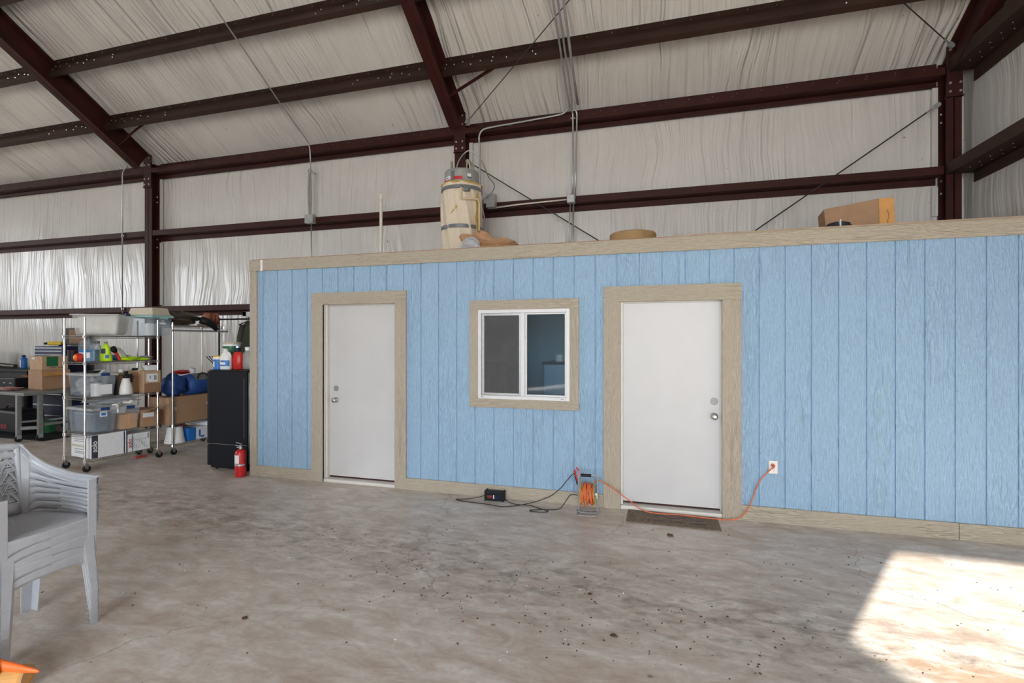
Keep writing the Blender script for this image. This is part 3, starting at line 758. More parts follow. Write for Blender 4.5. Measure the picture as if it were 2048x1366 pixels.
# reel
t = thing('cord_reel', 'orange cord wound on a tube-frame reel leaning by the right door trim', 'cord reel', (-.578, 4.655, 0), .10)
def rr_loop(x0, x1, z0, z1, y, r, k=5):
    P = []
    for cx, cz, a0 in ((x1-r, z0+r, -PI/2), (x1-r, z1-r, 0), (x0+r, z1-r, PI/2), (x0+r, z0+r, PI)):
        for i in range(k+1):
            a = a0+i*PI/2/k; P.append((cx+r*math.cos(a), y, cz+r*math.sin(a)))
    return P
obj('tube_frame', B().tube(rr_loop(-.085, .092, .008, .362, 0, .03), .0075, 8, closed=True), 'plate', t, smooth=True)
obj('foot', B().tube([(-.085, 0, .03), (-.095, -.06, .009), (-.07, -.085, .008), (.06, -.085, .008), (.085, -.06, .009), (.092, 0, .03)], .007, 8, 3).tube([(-.085, 0, .03), (-.09, .06, .009), (.08, .06, .009), (.092, 0, .03)], .007, 8, 3), 'plate', t, smooth=True)
obj('grip', B().cyl((-.065, 0, .362), (.035, 0, .362), .0135), 'black', t)
dr = Matrix.Translation((0, 0, .19)) @ Matrix.Rotation(PI/2, 4, 'Y')
obj('spool', B().lathe([(.118, -.068), (.118, -.064), (.05, -.062), (.05, .056), (.118, .058), (.118, .062)], mtx=dr, n=32), 'yellow', t)
q = B(); rr = random.Random(5)
for k in range(15):
    x = -.056+k*.0078; rad = .098+rr.uniform(-.012, .008); tl = rr.uniform(-.02, .02)
    q.tube([(x+tl*math.sin(a*PI/12), rad*math.cos(a*PI/12), .19+rad*math.sin(a*PI/12)) for a in range(24)], .0052, 6, closed=True)
q.tube([(.05, -.06, .28), (.02, -.112, .22), (-.01, -.112, .14), (-.03, -.08, .08)], .0052, 6, 4)
obj('wound_cord', q, 'orcord', t, smooth=True)
obj('crank', B().cyl((.07, -.01, .19), (.09, -.01, .19), .012).cyl((.088, -.01, .19), (.088, -.05, .165), .006), 'white', t)
# charger, its cable and clamps
t = thing('battery_charger', 'small black battery charger leaning on the base board with a red label', 'charger', (-1.54, 4.80, 0), .02)
obj('case', B().box((-.095, -.055, .004), (.095, .02, .098)), 'black', t, bev=.010)
obj('end_cap', B().box((.085, -.06, .0), (.102, .025, .104)), 'rubber', t, bev=.005)
obj('end_cap', B().box((-.102, -.06, .0), (-.085, .025, .104)), 'rubber', t, bev=.005)
obj('label_panel', B().box((-.07, -.0565, .034), (-.005, -.0551, .060)), 'steel_red', t)
obj('display', B().box((.008, -.0565, .028), (.062, -.0551, .070)), 'navy', t)
obj('label_bar', B().box((-.006, -.0567, .028), (.003, -.0551, .066)), 'paper', t)
t = thing('charger_cable', 'black cable looping on the floor from the charger to the cord reel', 'cable', (-1.5, 4.65, 0))
q = B(); o = Vector((-1.5, 4.65, 0))
q.tube([Vector(p)-o for p in [(-1.64, 4.78, .05), (-1.72, 4.77, .02), (-1.85, 4.72, .006), (-1.93, 4.70, .005), (-1.88, 4.665, .005), (-1.763, 4.652, .005), (-1.6, 4.64, .005), (-1.42, 4.61, .005), (-1.34, 4.64, .005), (-1.25, 4.70, .005), (-1.12, 4.79, .02), (-1.063, 4.80, .041), (-.953, 4.78, .10), (-.853, 4.75, .192), (-.78, 4.73, .285), (-.735, 4.72, .34)]], .0042, 7, 6)
q.tube([Vector(p)-o for p in [(-1.44, 4.78, .03), (-1.40, 4.76, .012), (-1.33, 4.72, .005), (-1.25, 4.71, .005), (-1.15, 4.72, .005), (-1.05, 4.66, .005), (-.95, 4.61, .005), (-.98, 4.57, .005), (-1.09, 4.555, .005), (-1.12, 4.585, .005), (-1.02, 4.63, .005), (-.90, 4.66, .006), (-.84, 4.69, .02), (-.79, 4.70, .09), (-.746, 4.69, .150), (-.69, 4.68, .160), (-.655, 4.665, .160)]], .0042, 7, 6)
q.tube([Vector(p)-o for p in [(-.735, 4.72, .34), (-.70, 4.70, .37), (-.69, 4.69, .375)]], .0035, 6, 3)
obj('cable', q, 'cable', t, smooth=True)
q = B(); P = lambda x, y, z: Vector((x, y, z))-o
q.beam(P(-.70, 4.66, .37), P(-.672, 4.65, .27), .014, .010)
obj('clamp', q, 'cable', t)
obj('clamp', B().beam(P(-.705, 4.66, .405), P(-.672, 4.65, .30), .012, .010).beam(P(-.685, 4.665, .43), P(-.662, 4.66, .40), .012, .009).beam(P(-.662, 4.66, .40), P(-.662, 4.65, .34), .012, .009), 'redp', t)
# ================================================================== on the office roof
DZ = 2.629
t = thing('water_heater', 'tall tan blanket-wrapped water heater strapped with duct tape on the office roof', 'water heater', (-2.36, 5.93, DZ))
rnd = random.Random(9)
def blanket(u, v):
    a = 2*PI*u; z = 1.0*v
    r = .262+.006*math.sin(7*a+3*z)+.008*math.sin(11*a+9*z)*(1-abs(v-.5))+.004*math.sin(23*a+17*z)
    for zz in (.44, .93): r -= .010*math.exp(-((z-zz)/.03)**2)
    r += .012*math.exp(-((v)/.12)**2)
    return (r*math.cos(a), r*math.sin(a), z)
q = B().grid(blanket, 96, 60); bmesh.ops.remove_doubles(q.b, verts=q.b.verts, dist=1e-5)
obj('insulating_blanket', q, 'fibre', t, smooth=True)
obj('blanket_rim', B().lathe([(.262, .985), (.270, 1.0), (.255, 1.012), (.215, 1.010)], n=48), 'foam', t)
obj('top_cap', B().lathe([(.222, .96), (.222, 1.165), (.21, 1.185), (.19, 1.19)], n=48), 'heatcap', t)
for zz in (.445, .935): obj('tape_band', B().lathe([(.2625, zz-.022), (.2645, zz-.02), (.2645, zz+.02), (.2625, zz+.022)], n=48, cap=False), 'ductt', t, solid=.004)
def arc_panel(r, a0, a1, z0, z1, th=.003):
    n = 8; q = B()
    q.grid(lambda u, v: (r*math.cos(a0+(a1-a0)*u), r*math.sin(a0+(a1-a0)*u), z0+(z1-z0)*v), n, 1); return q
D = math.radians
obj('tape_strap', arc_panel(.2245, D(-107), D(-94), .90, 1.15), 'ductt', t, solid=.003)
obj('red_label', arc_panel(.2235, D(-150), D(-66), 1.035, 1.075), 'red', t, solid=.002)
obj('maker_badge', arc_panel(.2245, D(-133), D(-108), 1.045, 1.085), 'paper', t, solid=.002)
obj('badge_marks', arc_panel(.2262, D(-129), D(-112), 1.060, 1.070), 'ink', t, solid=.001)
obj('rating_label', arc_panel(.2240, D(-50), D(-37), 1.075, 1.115), 'paper', t, solid=.002)
obj('rating_bar', arc_panel(.2245, D(-50), D(-36), 1.062, 1.072), 'ink', t, solid=.002)
obj('tank_pipe', B().cyl((-.12, -.05, 1.18), (-.12, -.05, 1.33), .014).cyl((-.12, -.05, 1.18), (-.12, -.05, 1.21), .022), 'copper', t)
obj('flex_pipe', B().tube([(.07, 0, 1.18), (.07, 0, 1.30), (.09, 0, 1.345), (.11, 0, 1.30), (.11, .02, 1.19)], .013, 8, 5), 'copper', t, smooth=True)
obj('pipe_nut', B().cyl((-.07, 0, 1.18), (-.07, 0, 1.22), .015), 'black', t); obj('cable_gland', B().cyl((-.15, -.08, 1.18), (-.15, -.08, 1.205), .016), 'black', t)
obj('drain_pipe', B().tube([(.10, -.245, .93), (.10, -.275, .90), (.10, -.28, .79), (.11, -.28, .765), (.22, -.22, .775), (.275, -.16, .78), (.29, -.14, .74), (.29, -.14, .02)], .013, 8), 'cream', t, smooth=True)
obj('relief_valve', B().cyl((.10, -.22, .935), (.10, -.275, .935), .018).box((.125, -.275, .865), (.20, -.225, .90)), 'ductt', t)
q = B()
q.grid(lambda u, v: (.268*math.cos(D(-22+(u-.5)*(9*math.sin(PI*v)+2+3*math.sin(v*17)))), .268*math.sin(D(-22+(u-.5)*(9*math.sin(PI*v)+2+3*math.sin(v*17)))), .25+.66*v), 3, 20)
obj('torn_foam', q, 'foam', t, solid=.008)
q = B(); a0, a1 = D(-103), D(-80)
for p in (((-100, .60), (-98, .615), (-84, .70), (-80, .69), (-84, .655), (-98, .60)),):
    q.face([(.266*math.cos(D(a)), .266*math.sin(D(a)), z) for a, z in p])
obj('tear', q, 'foam', t, solid=.006)
t = thing('electric_whip', 'thin grey cable arching from the heater top down to the junction box', 'cable', (-2.43, 5.95, 3.83))
obj('cable', B().tube([(0, 0, 0), (-.0, .0, .11), (.06, .05, .25), (.16, .08, .30), (.28, .18, .18), (.30, .35, .05), (.31, .6, .0), (.22, .80, -.02), (.06, .86, -.12)], .0075, 8, 6), 'galv', t, smooth=True)
t = thing('vent_pipe', 'upright white plastic pipe with a coupling at its top, left of the heater', 'pipe', (-3.58, 6.0, DZ))
obj('pipe', B().cyl((0, 0, 0), (0, 0, .98), .021), 'pvc', t, smooth=False)
obj('coupling', B().lathe([(.021, .955), (.027, .96), (.027, 1.02), (.024, 1.035), (.012, 1.05)], n=20), 'pvc', t)
# crumpled kraft paper and a plastic bag
t = tag(obj('crumpled_paper', blob(1, 42, 20, 4, sc=(.19, .13, .27), rough=.34), 'kraft'), 'tall crumpled brown kraft paper heap right beside the heater', 'paper'); t.location = (-1.94, 5.42, DZ)
t = tag(obj('crumpled_paper', blob(1, 42, 18, 11, sc=(.22, .11, .17), rough=.36), 'kraft'), 'lower torn brown paper heap trailing right of the taller one', 'paper'); t.location = (-1.70, 5.36, DZ)
t = tag(obj('plastic_bag', blob(1, 26, 12, 21, sc=(.12, .07, .18), rough=.25), 'bag'), 'greyish plastic bag in front of the heater base', 'bag'); t.location = (-1.97, 5.22, DZ)
t = thing('wooden_spool', 'low round brown wooden disc on the office roof', 'spool', (-.19, 5.45, DZ))
obj('rim', B().lathe([(.235, 0), (.245, .01), (.245, .15), (.235, .16), (.08, .165)], n=40), 'mdf', t)
obj('wrapping', B().tube([(-.15, 0, .17), (-.05, .02, .185), (.08, 0, .175), (.17, .02, .168)], .008, 6, 4), 'paper', t)
t = thing('cardboard_box', 'large brown cardboard box standing tilted on the office roof', 'box', (2.0, 5.75, DZ), -.12)
def open_box(t, w, d, h, m, flaps=True, mi=None):
    th = .005
    q = B().box((-w/2, -d/2, 0), (w/2, -d/2+th, h)).box((-w/2, d/2-th, 0), (w/2, d/2, h)).box((-w/2, -d/2, 0), (-w/2+th, d/2, h)).box((w/2-th, -d/2, 0), (w/2, d/2, h)).box((-w/2, -d/2, 0), (w/2, d/2, th))
    return obj('carton', q, m, t)
obj('carton', B().prism([(-.27, 0), (.17, 0), (.16, .40), (-.30, .34)], 'y', -.15, .17), 'card', t, bev=.004)
obj('side_panel', B().prism([(.172, .0), (.30, .03), (.285, .40), (.162, .40)], 'y', -.14, .16), 'card_o', t, bev=.003)
obj('flap_crack', B().tube([(.232, -.144, .28), (.245, -.144, .22), (.23, -.144, .17), (.255, -.144, .12), (.24, -.144, .06)], .0025, 5), 'card_d', t)
t = thing('cable_coil', 'flat black cable coil by the carton on the roof edge', 'cable', (1.66, 5.15, DZ+.008))
q = B()
for k in range(7): q.tube([((.13-.008*k)*math.cos(a*PI/10), (.09-.005*k)*math.sin(a*PI/10), .010+.011*k+.004*math.sin(a+k)) for a in range(20)], .0075, 6, closed=True)
obj('coil', q, 'cable', t, smooth=True)
obj('cable_tie', B().box((-.02, -.10, .0), (-.012, -.045, .095)), 'paper', t)
t = thing('dark_scrap', 'tiny dark scrap on the roof edge near the right margin', 'scrap', (2.42, 4.93, 2.637))
obj('scrap', blob(1, 10, 6, 2, sc=(.03, .02, .012), rough=.3), 'leaf', t)

# ================================================================== black refrigerator and what stands on it
t = thing('refrigerator', 'black refrigerator standing sideways against the left end of the office', 'refrigerator', (-5.10, 4.955, 0))
obj('cabinet', B().box((-.30, 0, .03), (.27, .58, 1.255)), 'fridge', t, bev=.006)
obj('door', B().box((-.365, .005, .05), (-.308, .575, .315)), 'black', t, bev=.010)
obj('door', B().box((-.365, .005, .325), (-.308, .575, 1.25)), 'black', t, bev=.010)
obj('seam', B().box((-.30, -.0015, .330), (.27, .0, .334)).box((.222, -.0015, .42), (.2245, 0, 1.17)), 'plate', t)
obj('top_cover', B().box((-.33, -.004, 1.256), (.275, .58, 1.268)), 'black', t, bev=.004)
obj('condenser_pipe', B().tube([(.300, .02, 1.12), (.292, .02, 1.0), (.305, .02, .85), (.298, .02, .48)], .011, 8, 4), 'plate', t)
obj('rear_panel', B().box((.271, .02, .10), (.284, .56, 1.24)), 'cartgrey', t)
for sx in (-.26, .22): obj('foot', B().cyl((sx, .06, 0), (sx, .06, .03), .018), 'rubber', t)
t = thing('fire_extinguisher', 'red fire extinguisher with white label on the floor by the office corner', 'fire extinguisher', (-4.775, 4.80, 0))
obj('cylinder', B().lathe([(.050, 0), (.060, .006), (.062, .02), (.062, .275), (.055, .305), (.035, .325), (.018, .332)], n=28), 'red', t, smooth=True)
obj('label', arc_panel(.0632, D(-150), D(-62), .165, .265), 'paper', t, solid=.001)
obj('band', B().lathe([(.0632, .135), (.0645, .137), (.0645, .155), (.0632, .157)], n=28, cap=False), 'silver', t, solid=.001)
obj('valve', B().cyl((0, 0, .33), (0, 0, .37), .017).cyl((0, 0, .352), (-.042, -.01, .352), .010).cyl((0, 0, .345), (.03, -.01, .345), .008), 'silver', t)
obj('handle', B().beam((.02, 0, .375), (-.065, -.01, .372), .018, .006).beam((.02, 0, .39), (-.055, -.01, .41), .018, .006), 'silver', t)
obj('hose', B().tube([(.02, 0, .35), (.065, .01, .33), (.078, .01, .26), (.075, .0, .12)], .007, 8, 4), 'black', t, smooth=True)
t = tag(obj('plastic_scrap', blob(1, 8, 5, 3, sc=(.02, .015, .008), rough=.2), 'paper'), 'tiny white scrap on the floor before the refrigerator', 'scrap'); t.location = (-5.33, 4.90, 0)
FZ = 1.269
def jug(name, label, cat, loc, rz, body, bodym, capm, parts=()):
    t = thing(name, label, cat, loc, rz)
    return t
t = thing('cleaning_wipes_tub', 'tall tub with green label at the back of the refrigerator top', 'tub', (-5.42, 5.30, FZ))
obj('tub_body', B().lathe([(.095, 0), (.108, .30), (.108, .335)], n=24), 'white', t, smooth=False)
obj('label', B().lathe([(.0985, .03), (.1085, .30)], n=24, cap=False), 'greenp', t, solid=.001)
q = B()
for zz, w in ((.26, 60), (.232, 54), (.205, 58)):
    for k in range(6): 
        a = D(-125+k*w/6); q.b.verts.ensure_lookup_table(); q.box((.1105*math.cos(a)-.005, .1105*math.sin(a)-.002, zz-.009), (.1105*math.cos(a)+.005, .1105*math.sin(a)+.002, zz+.009))
obj('label_lettering', q, 'paper', t)
obj('lid', B().lathe([(.111, .325), (.113, .33), (.113, .35), (.105, .353)], n=24), 'beige', t)
t = thing('wipes_canister', 'short blue canister with a white and yellow lid on the refrigerator', 'canister', (-5.42, 5.09, FZ))
obj('can_body', B().lathe([(.055, 0), (.058, .01), (.058, .13)], n=24), 'bluep', t)
obj('label', arc_panel(.0590, D(-140), D(-90), .03, .10), 'paper', t, solid=.001)
obj('lid', B().lathe([(.060, .13), (.062, .135), (.060, .165), (.04, .172)], n=24), 'white', t)
obj('lid_ring', B().lathe([(.0625, .160), (.058, .174), (.05, .176)], n=24), 'yellow', t)
t = thing('bleach_bottle', 'white handled bleach bottle with blue label, front on the refrigerator', 'bottle', (-5.275, 5.07, FZ))
obj('bottle_body', B().lathe([(.070, 0), (.078, .01), (.080, .14), (.068, .185), (.035, .225), (.026, .235)], n=28, sx=1, sy=.75), 'white', t, smooth=True)
obj('cap', B().lathe([(.028, .23), (.030, .236), (.026, .262), (.010, .266)], n=20), 'white', t)
obj('handle', B().tube([(.03, 0, .225), (.06, 0, .205), (.078, 0, .16)], .012, 8, 4), 'white', t, smooth=True)
obj('label', arc_panel(.0, 0, 1, 0, 1) if False else B().grid(lambda u, v: (.0808*math.cos(D(-160+140*u)), .0610*math.sin(D(-160+140*u)), .045+.075*v), 10, 1), 'bluep', t, solid=.001)
obj('label_patch', B().grid(lambda u, v: (.0822*math.cos(D(-160+50*u)), .0624*math.sin(D(-160+50*u)), .09+.035*v), 6, 1), 'yellow', t, solid=.001)
obj('label_lettering', B().grid(lambda u, v: (.0822*math.cos(D(-120+60*u)), .0624*math.sin(D(-120+60*u)), .065+.03*v), 6, 1), 'paper', t, solid=.001)
t = thing('detergent_bottle', 'red detergent bottle with dark blue cap behind the bleach', 'bottle', (-5.155, 5.14, FZ))
obj('bottle_body', B().lathe([(.060, 0), (.070, .01), (.078, .12), (.072, .19), (.045, .225), (.03, .232)], n=28, sy=.7), 'redp', t, smooth=True)
obj('cap', B().lathe([(.034, .23), (.036, .235), (.030, .275), (.026, .28)], n=20), 'navy', t)
obj('spout', B().lathe([(.022, .28), (.020, .30)], n=16), 'silver', t)
t = thing('detergent_bottle', 'pale clear rounded bottle right of the red detergent bottle', 'bottle', (-5.055, 5.20, FZ))
obj('bottle_body', B().lathe([(.060, 0), (.085, .01), (.092, .10), (.080, .19), (.040, .235), (.03, .245)], n=28, sy=.7), 'clearw', t, smooth=True)
obj('cap', B().lathe([(.036, .243), (.036, .285), (.030, .29)], n=20), 'white', t)
t = thing('dish_rack', 'black wire rack tilted off the left side of the refrigerator', 'rack', (-5.45, 5.12, FZ), .05)
q = B(); q.tube([(.0, 0, .007), (-.20, 0, .165), (.02, .0, .165)], .007, 6)
for k in range(3): q.tube([(.02+k*.04, 0, .006), (-.15+k*.05, 0, .165)], .005, 6)
obj('wires', q, 'black', t)
t = thing('clay_pot', 'small tan round object at the right edge of the refrigerator top', 'pot', (-4.93, 5.16, FZ))
obj('pot', B().lathe([(.02, 0), (.032, .01), (.034, .05), (.022, .075), (.01, .08)], n=16), 'card_l', t, smooth=True)

# ================================================================== stack of grey resin armchairs
def make_chair(label):
    t = thing('resin_armchair', label, 'chair', (0, 0, 0), 0, 'stacked grey resin armchairs')
    HW = .205
    # seat: dished sheet with rolled front edge
    def seat(u, v):
        x = -.25+.46*u; y = (v-.5)*2*(HW-.006+.012*u)
        z = .430-.018*math.cos((v-.5)*PI)*math.sin(PI*min(1, u*1.05)) + .012*(u-.5)
        if u > .9: z -= (u-.9)*.12
        return (x, y, z)
    obj('seat', B().grid(seat, 24, 16), 'chair', t, smooth=True, solid=.005)
    def band(P0, P1, top0, top1, dep, arch):
        def f(u, v):
            p = Vector(P0).lerp(Vector(P1), u); tp = top0+(top1-top0)*u
            h = dep+arch*(abs(2*u-1)**3)
            return (p.x+.012*(1-(2*u-1)**2)*(1 if abs(P0[0]-P1[0]) < .01 else 0), p.y, tp-h*v)
        return B().grid(f, 20, 4)
    obj('front_apron', band((.212, -HW-.004, 0), (.212, HW+.004, 0), .432, .432, .052, .045), 'chair', t, smooth=True, solid=.005)
    for s in (-1, 1):
        obj('side_apron', band((.212, s*(HW+.004), 0), (-.25, s*(HW-.004), 0), .432, .42, .045, .05), 'chair', t, smooth=True, solid=.005)
    # legs : L channels
    for s in (-1, 1):
        q = B()
        top, bot = Vector((.214, s*(HW+.006), .405)), Vector((.238, s*(HW+.022), 0))
        for (dx, dy, w0, w1) in ((-1, 0, .070, .046), (0, -s, .062, .040)):
            A = [top, top+Vector((dx*w0, dy*w0, 0)), bot+Vector((dx*w1, dy*w1, 0)), bot]
            e = Vector((0, -s*.006, 0)) if dy == 0 else Vector((-.006, 0, 0))
            v = [q.b.verts.new(p) for p in A]+[q.b.verts.new(p+e) for p in A]
            for f in ((0, 1, 2, 3), (7, 6, 5, 4), (0, 4, 5, 1), (1, 5, 6, 2), (2, 6, 7, 3), (3, 7, 4, 0)): q.b.faces.new([v[i] for i in f])
        for k in range(5):
            z = .012+k*.026; q.box((bot.x-.045, min(bot.y, bot.y-s*.04), z), (bot.x-.004, max(bot.y, bot.y-s*.04), z+.003))
        obj('leg', q, 'chair', t, bev=.002)
        q = B(); top, bot = Vector((-.24, s*(HW-.01), .405)), Vector((-.30, s*(HW+.005), 0))
        for (dx, dy, w0, w1) in ((1, 0, .075, .06), (0, -s, .07, .055)):
            A = [top, top+Vector((dx*w0, dy*w0, 0)), bot+Vector((dx*w1, dy*w1, 0)), bot]
            e = Vector((0, -s*.006, 0)) if dy == 0 else Vector((.006, 0, 0))
            v = [q.b.verts.new(p) for p in A]+[q.b.verts.new(p+e) for p in A]
            for f in ((0, 1, 2, 3), (7, 6, 5, 4), (0, 4, 5, 1), (1, 5, 6, 2), (2, 6, 7, 3), (3, 7, 4, 0)): q.b.faces.new([v[i] for i in f])
        obj('leg', q, 'chair', t, bev=.002)
        # arm : front upright plus louvred side panel sweeping round into the back
        q = B()
        q.box((.175, s*(HW+.024) - (.004 if s > 0 else 0), .41), (.218, s*(HW+.024)+(.0 if s > 0 else .004), .645))
        q.box((.212, s*(HW+.024)-s*.046, .41), (.218, s*(HW+.024), .645)) if s < 0 else q.box((.212, s*(HW+.024)-s*.046, .41), (.218, s*(HW+.024), .645))
        obj('arm_post', q, 'chair', t, bev=.003)
        pts = [Vector((.20, s*(HW+.024), 0)), Vector((.08, s*(HW+.030), 0)), Vector((-.06, s*(HW+.022), 0)), Vector((-.17, s*(HW-.005), 0)), Vector((-.225, s*(HW-.035), 0)), Vector((-.255, s*(HW-.065), 0))]
        C = catmull(pts, 8); m = len(C)-1
        tz = lambda u: .645+.185*(max(0, (u-.25)/.75)**1.7); bz = lambda u: .485-.0*u+.015*math.sin(u*PI)+(-.045*max(0, (u-.75)/.25))
        def P(u): 
            i = min(m-1, int(u*m)); return C[i].lerp(C[i+1], u*m-i)
        q = B()
        nb = 5
        def strip(u0, u1, f0, f1, lean=0.0):
            def f(a, b_):
                u = u0+(u1-u0)*a; p = P(u); z = bz(u)+(tz(u)-bz(u))*(f0+(f1-f0)*b_)
                k = lean*(b_-.5)*min(1, 5*a, 5*(1-a))*(1-.5*a); fl = .16*(z-.485); nn = C[max(0, min(m, int(u*m)))]; ax = max(0.0, (u-.45)/.55); return (p.x-fl*ax, p.y+s*(fl*(1-ax*.6)-k), z)
            q.grid(f, 20, 2)
        strip(0, .06, 0, 1); strip(.86, 1, 0, 1)
        edges_ = [0, .17, .33, .49, .65, 1.0]
        for k in range(nb): strip(.055, .865, edges_[k], edges_[k+1], .013)
        obj('arm_panel', q, 'chair', t, smooth=True, solid=.005)
        q = B()
        def rim(a, b_):
            u = a; p = P(u); fl = .16*(tz(u)-.485); ax = max(0.0, (u-.45)/.55); p = Vector((p.x-fl*ax, p.y+s*fl*(1-ax*.6), 0)); p2 = P(min(1, u+.01)); p2 = Vector((p2.x-fl*ax, p2.y+s*fl*(1-ax*.6), 0)); d = (p2-p) if (p2-p).length > 1e-6 else Vector((0, 1, 0)); nn = Vector((d.y, -d.x, 0)).normalized()*s
            w = .030*(1-u*.3); return (p.x+nn.x*w*(b_-.5)*2*.6, p.y+nn.y*w*(b_-.5)*2*.6, tz(u)+.004-.010*abs(2*b_-1)**2)
        q.grid(rim, 30, 6)
        obj('arm_rim', q, 'chair', t, smooth=True, solid=.006)
    # backrest with pierced lattice
    yb = HW-.068
    def bk(y, z): return Vector((-.258-.02*math.cos(y/yb*1.2)+.0-(z-.45)*.17, y, z))
    q = B()
    def bar(y0, z0, y1, z1, w=.007, th=.006):
        A = bk(y0, z0); C = bk(y1, z1); q.beam(A, C, th, w, (0, -(z1-z0), (y1-y0)) if abs(y1-y0)+abs(z1-z0) > 0 else (0, 0, 1))
    Z0, Z1, rowsn = .49, .80, 5
    dz = (Z1-Z0)/rowsn; dy = 2*yb/4
    for r in range(rowsn+1): 
        for k in range(4): bar(-yb+k*dy, Z0+r*dz, -yb+(k+1)*dy, Z0+r*dz, .006)
    for r in range(rowsn):
        for k in range(4):
            y = -yb+k*dy; z = Z0+r*dz
            bar(y, z, y+dy/2, z+dz); bar(y+dy/2, z+dz, y+dy, z)
            if (r+k) % 2 == 0: bar(y+dy*.25, z+dz*.5, y+dy*.75, z+dz*.5, .005); bar(y+dy*.5, z+dz, y+dy*.5, z+dz*.5, .005)
    obj('back_lattice', q, 'chair', t)
    def rim(u, v):
        a = -1+2*u; y = a*(yb+.05); top = .845-.018*a*a
        return (bk(min(yb, max(-yb, y)), .82).x+.012*math.sin(v*PI), y, .795+(top-.795)*v)
    obj('back_rim', B().grid(rim, 24, 6), 'chair', t, smooth=True, solid=.008)
    q = B()
    for s in (-1, 1):
        def side(u, v): p = bk(s*yb, .43+.40*u); return (p.x+.010*math.sin(v*PI), p.y+s*.035*v, p.z)
        q.grid(side, 10, 4)
    q.grid(lambda u, v: tuple(bk((u*2-1)*yb, .43+.065*v)), 10, 2)
    obj('back_frame', q, 'chair', t, smooth=True, solid=.006)
    return t
spots = ['topmost of its stack', 'second from the top', 'middle one of the five', 'second from the floor', 'lowest, standing on the concrete']
chair = make_chair('grey resin armchair with lattice back, %s' % spots[0])
cx, cy = -3.335, 1.862
for k in range(5):
    c = chair if k == 4 else copy_tree(chair)
    c.location = (cx-.004*(4-k)*0, cy, k*.0465); c.rotation_euler = (0, 0, .0+.004*math.sin(k*2.1))
    c['label'] = 'grey resin armchair with lattice back, %s' % spots[4-k]
# orange tool and leather at the lower left corner
t = thing('power_tool', 'orange tapered tool body lying at the lower left corner', 'tool', (-2.86, 1.55, .0), .25)
obj('housing', B().lathe([(.012, -.17), (.030, -.14), (.050, -.08), (.042, -.03), (.030, 0), (.020, .10), (.008, .19), (.003, .20)], n=20, sx=1, sy=.7, mtx=Matrix.Translation((-.06, 0, .125)) @ Matrix.Rotation(math.radians(97), 4, 'Y')), 'orange', t, smooth=True)
obj('strap', B().tube([(-.05, -.03, .16), (-.03, -.04, .11), (-.06, -.05, .05), (-.14, -.06, .02)], .012, 8, 4), 'black', t)
t = thing('leather_roll', 'tan leather roll under the orange tool', 'roll', (-2.89, 1.545, .0), .5)
obj('roll', B().lathe([(.05, -.10), (.056, -.09), (.056, .08), (.05, .09)], n=24, mtx=Matrix.Translation((0, 0, .057)) @ Matrix.Rotation(PI/2, 4, 'Y')), 'card_o', t)
obj('edge_ring', B().lathe([(.035, .091), (.052, .094)], n=24, cap=False, mtx=Matrix.Translation((0, 0, .057)) @ Matrix.Rotation(PI/2, 4, 'Y')), 'card_l', t, solid=.003)
t = thing('hand_tool', 'yellow handled tool standing beside the chair legs at the left margin', 'tool', (-3.03, 1.55, 0))
obj('handle', B().lathe([(.014, 0), (.020, .02), (.016, .10), (.02, .16), (.012, .18)], n=14), 'yellow', t, smooth=True)
obj('grip_end', B().cyl((0, 0, .18), (.015, 0, .235), .013), 'black', t)
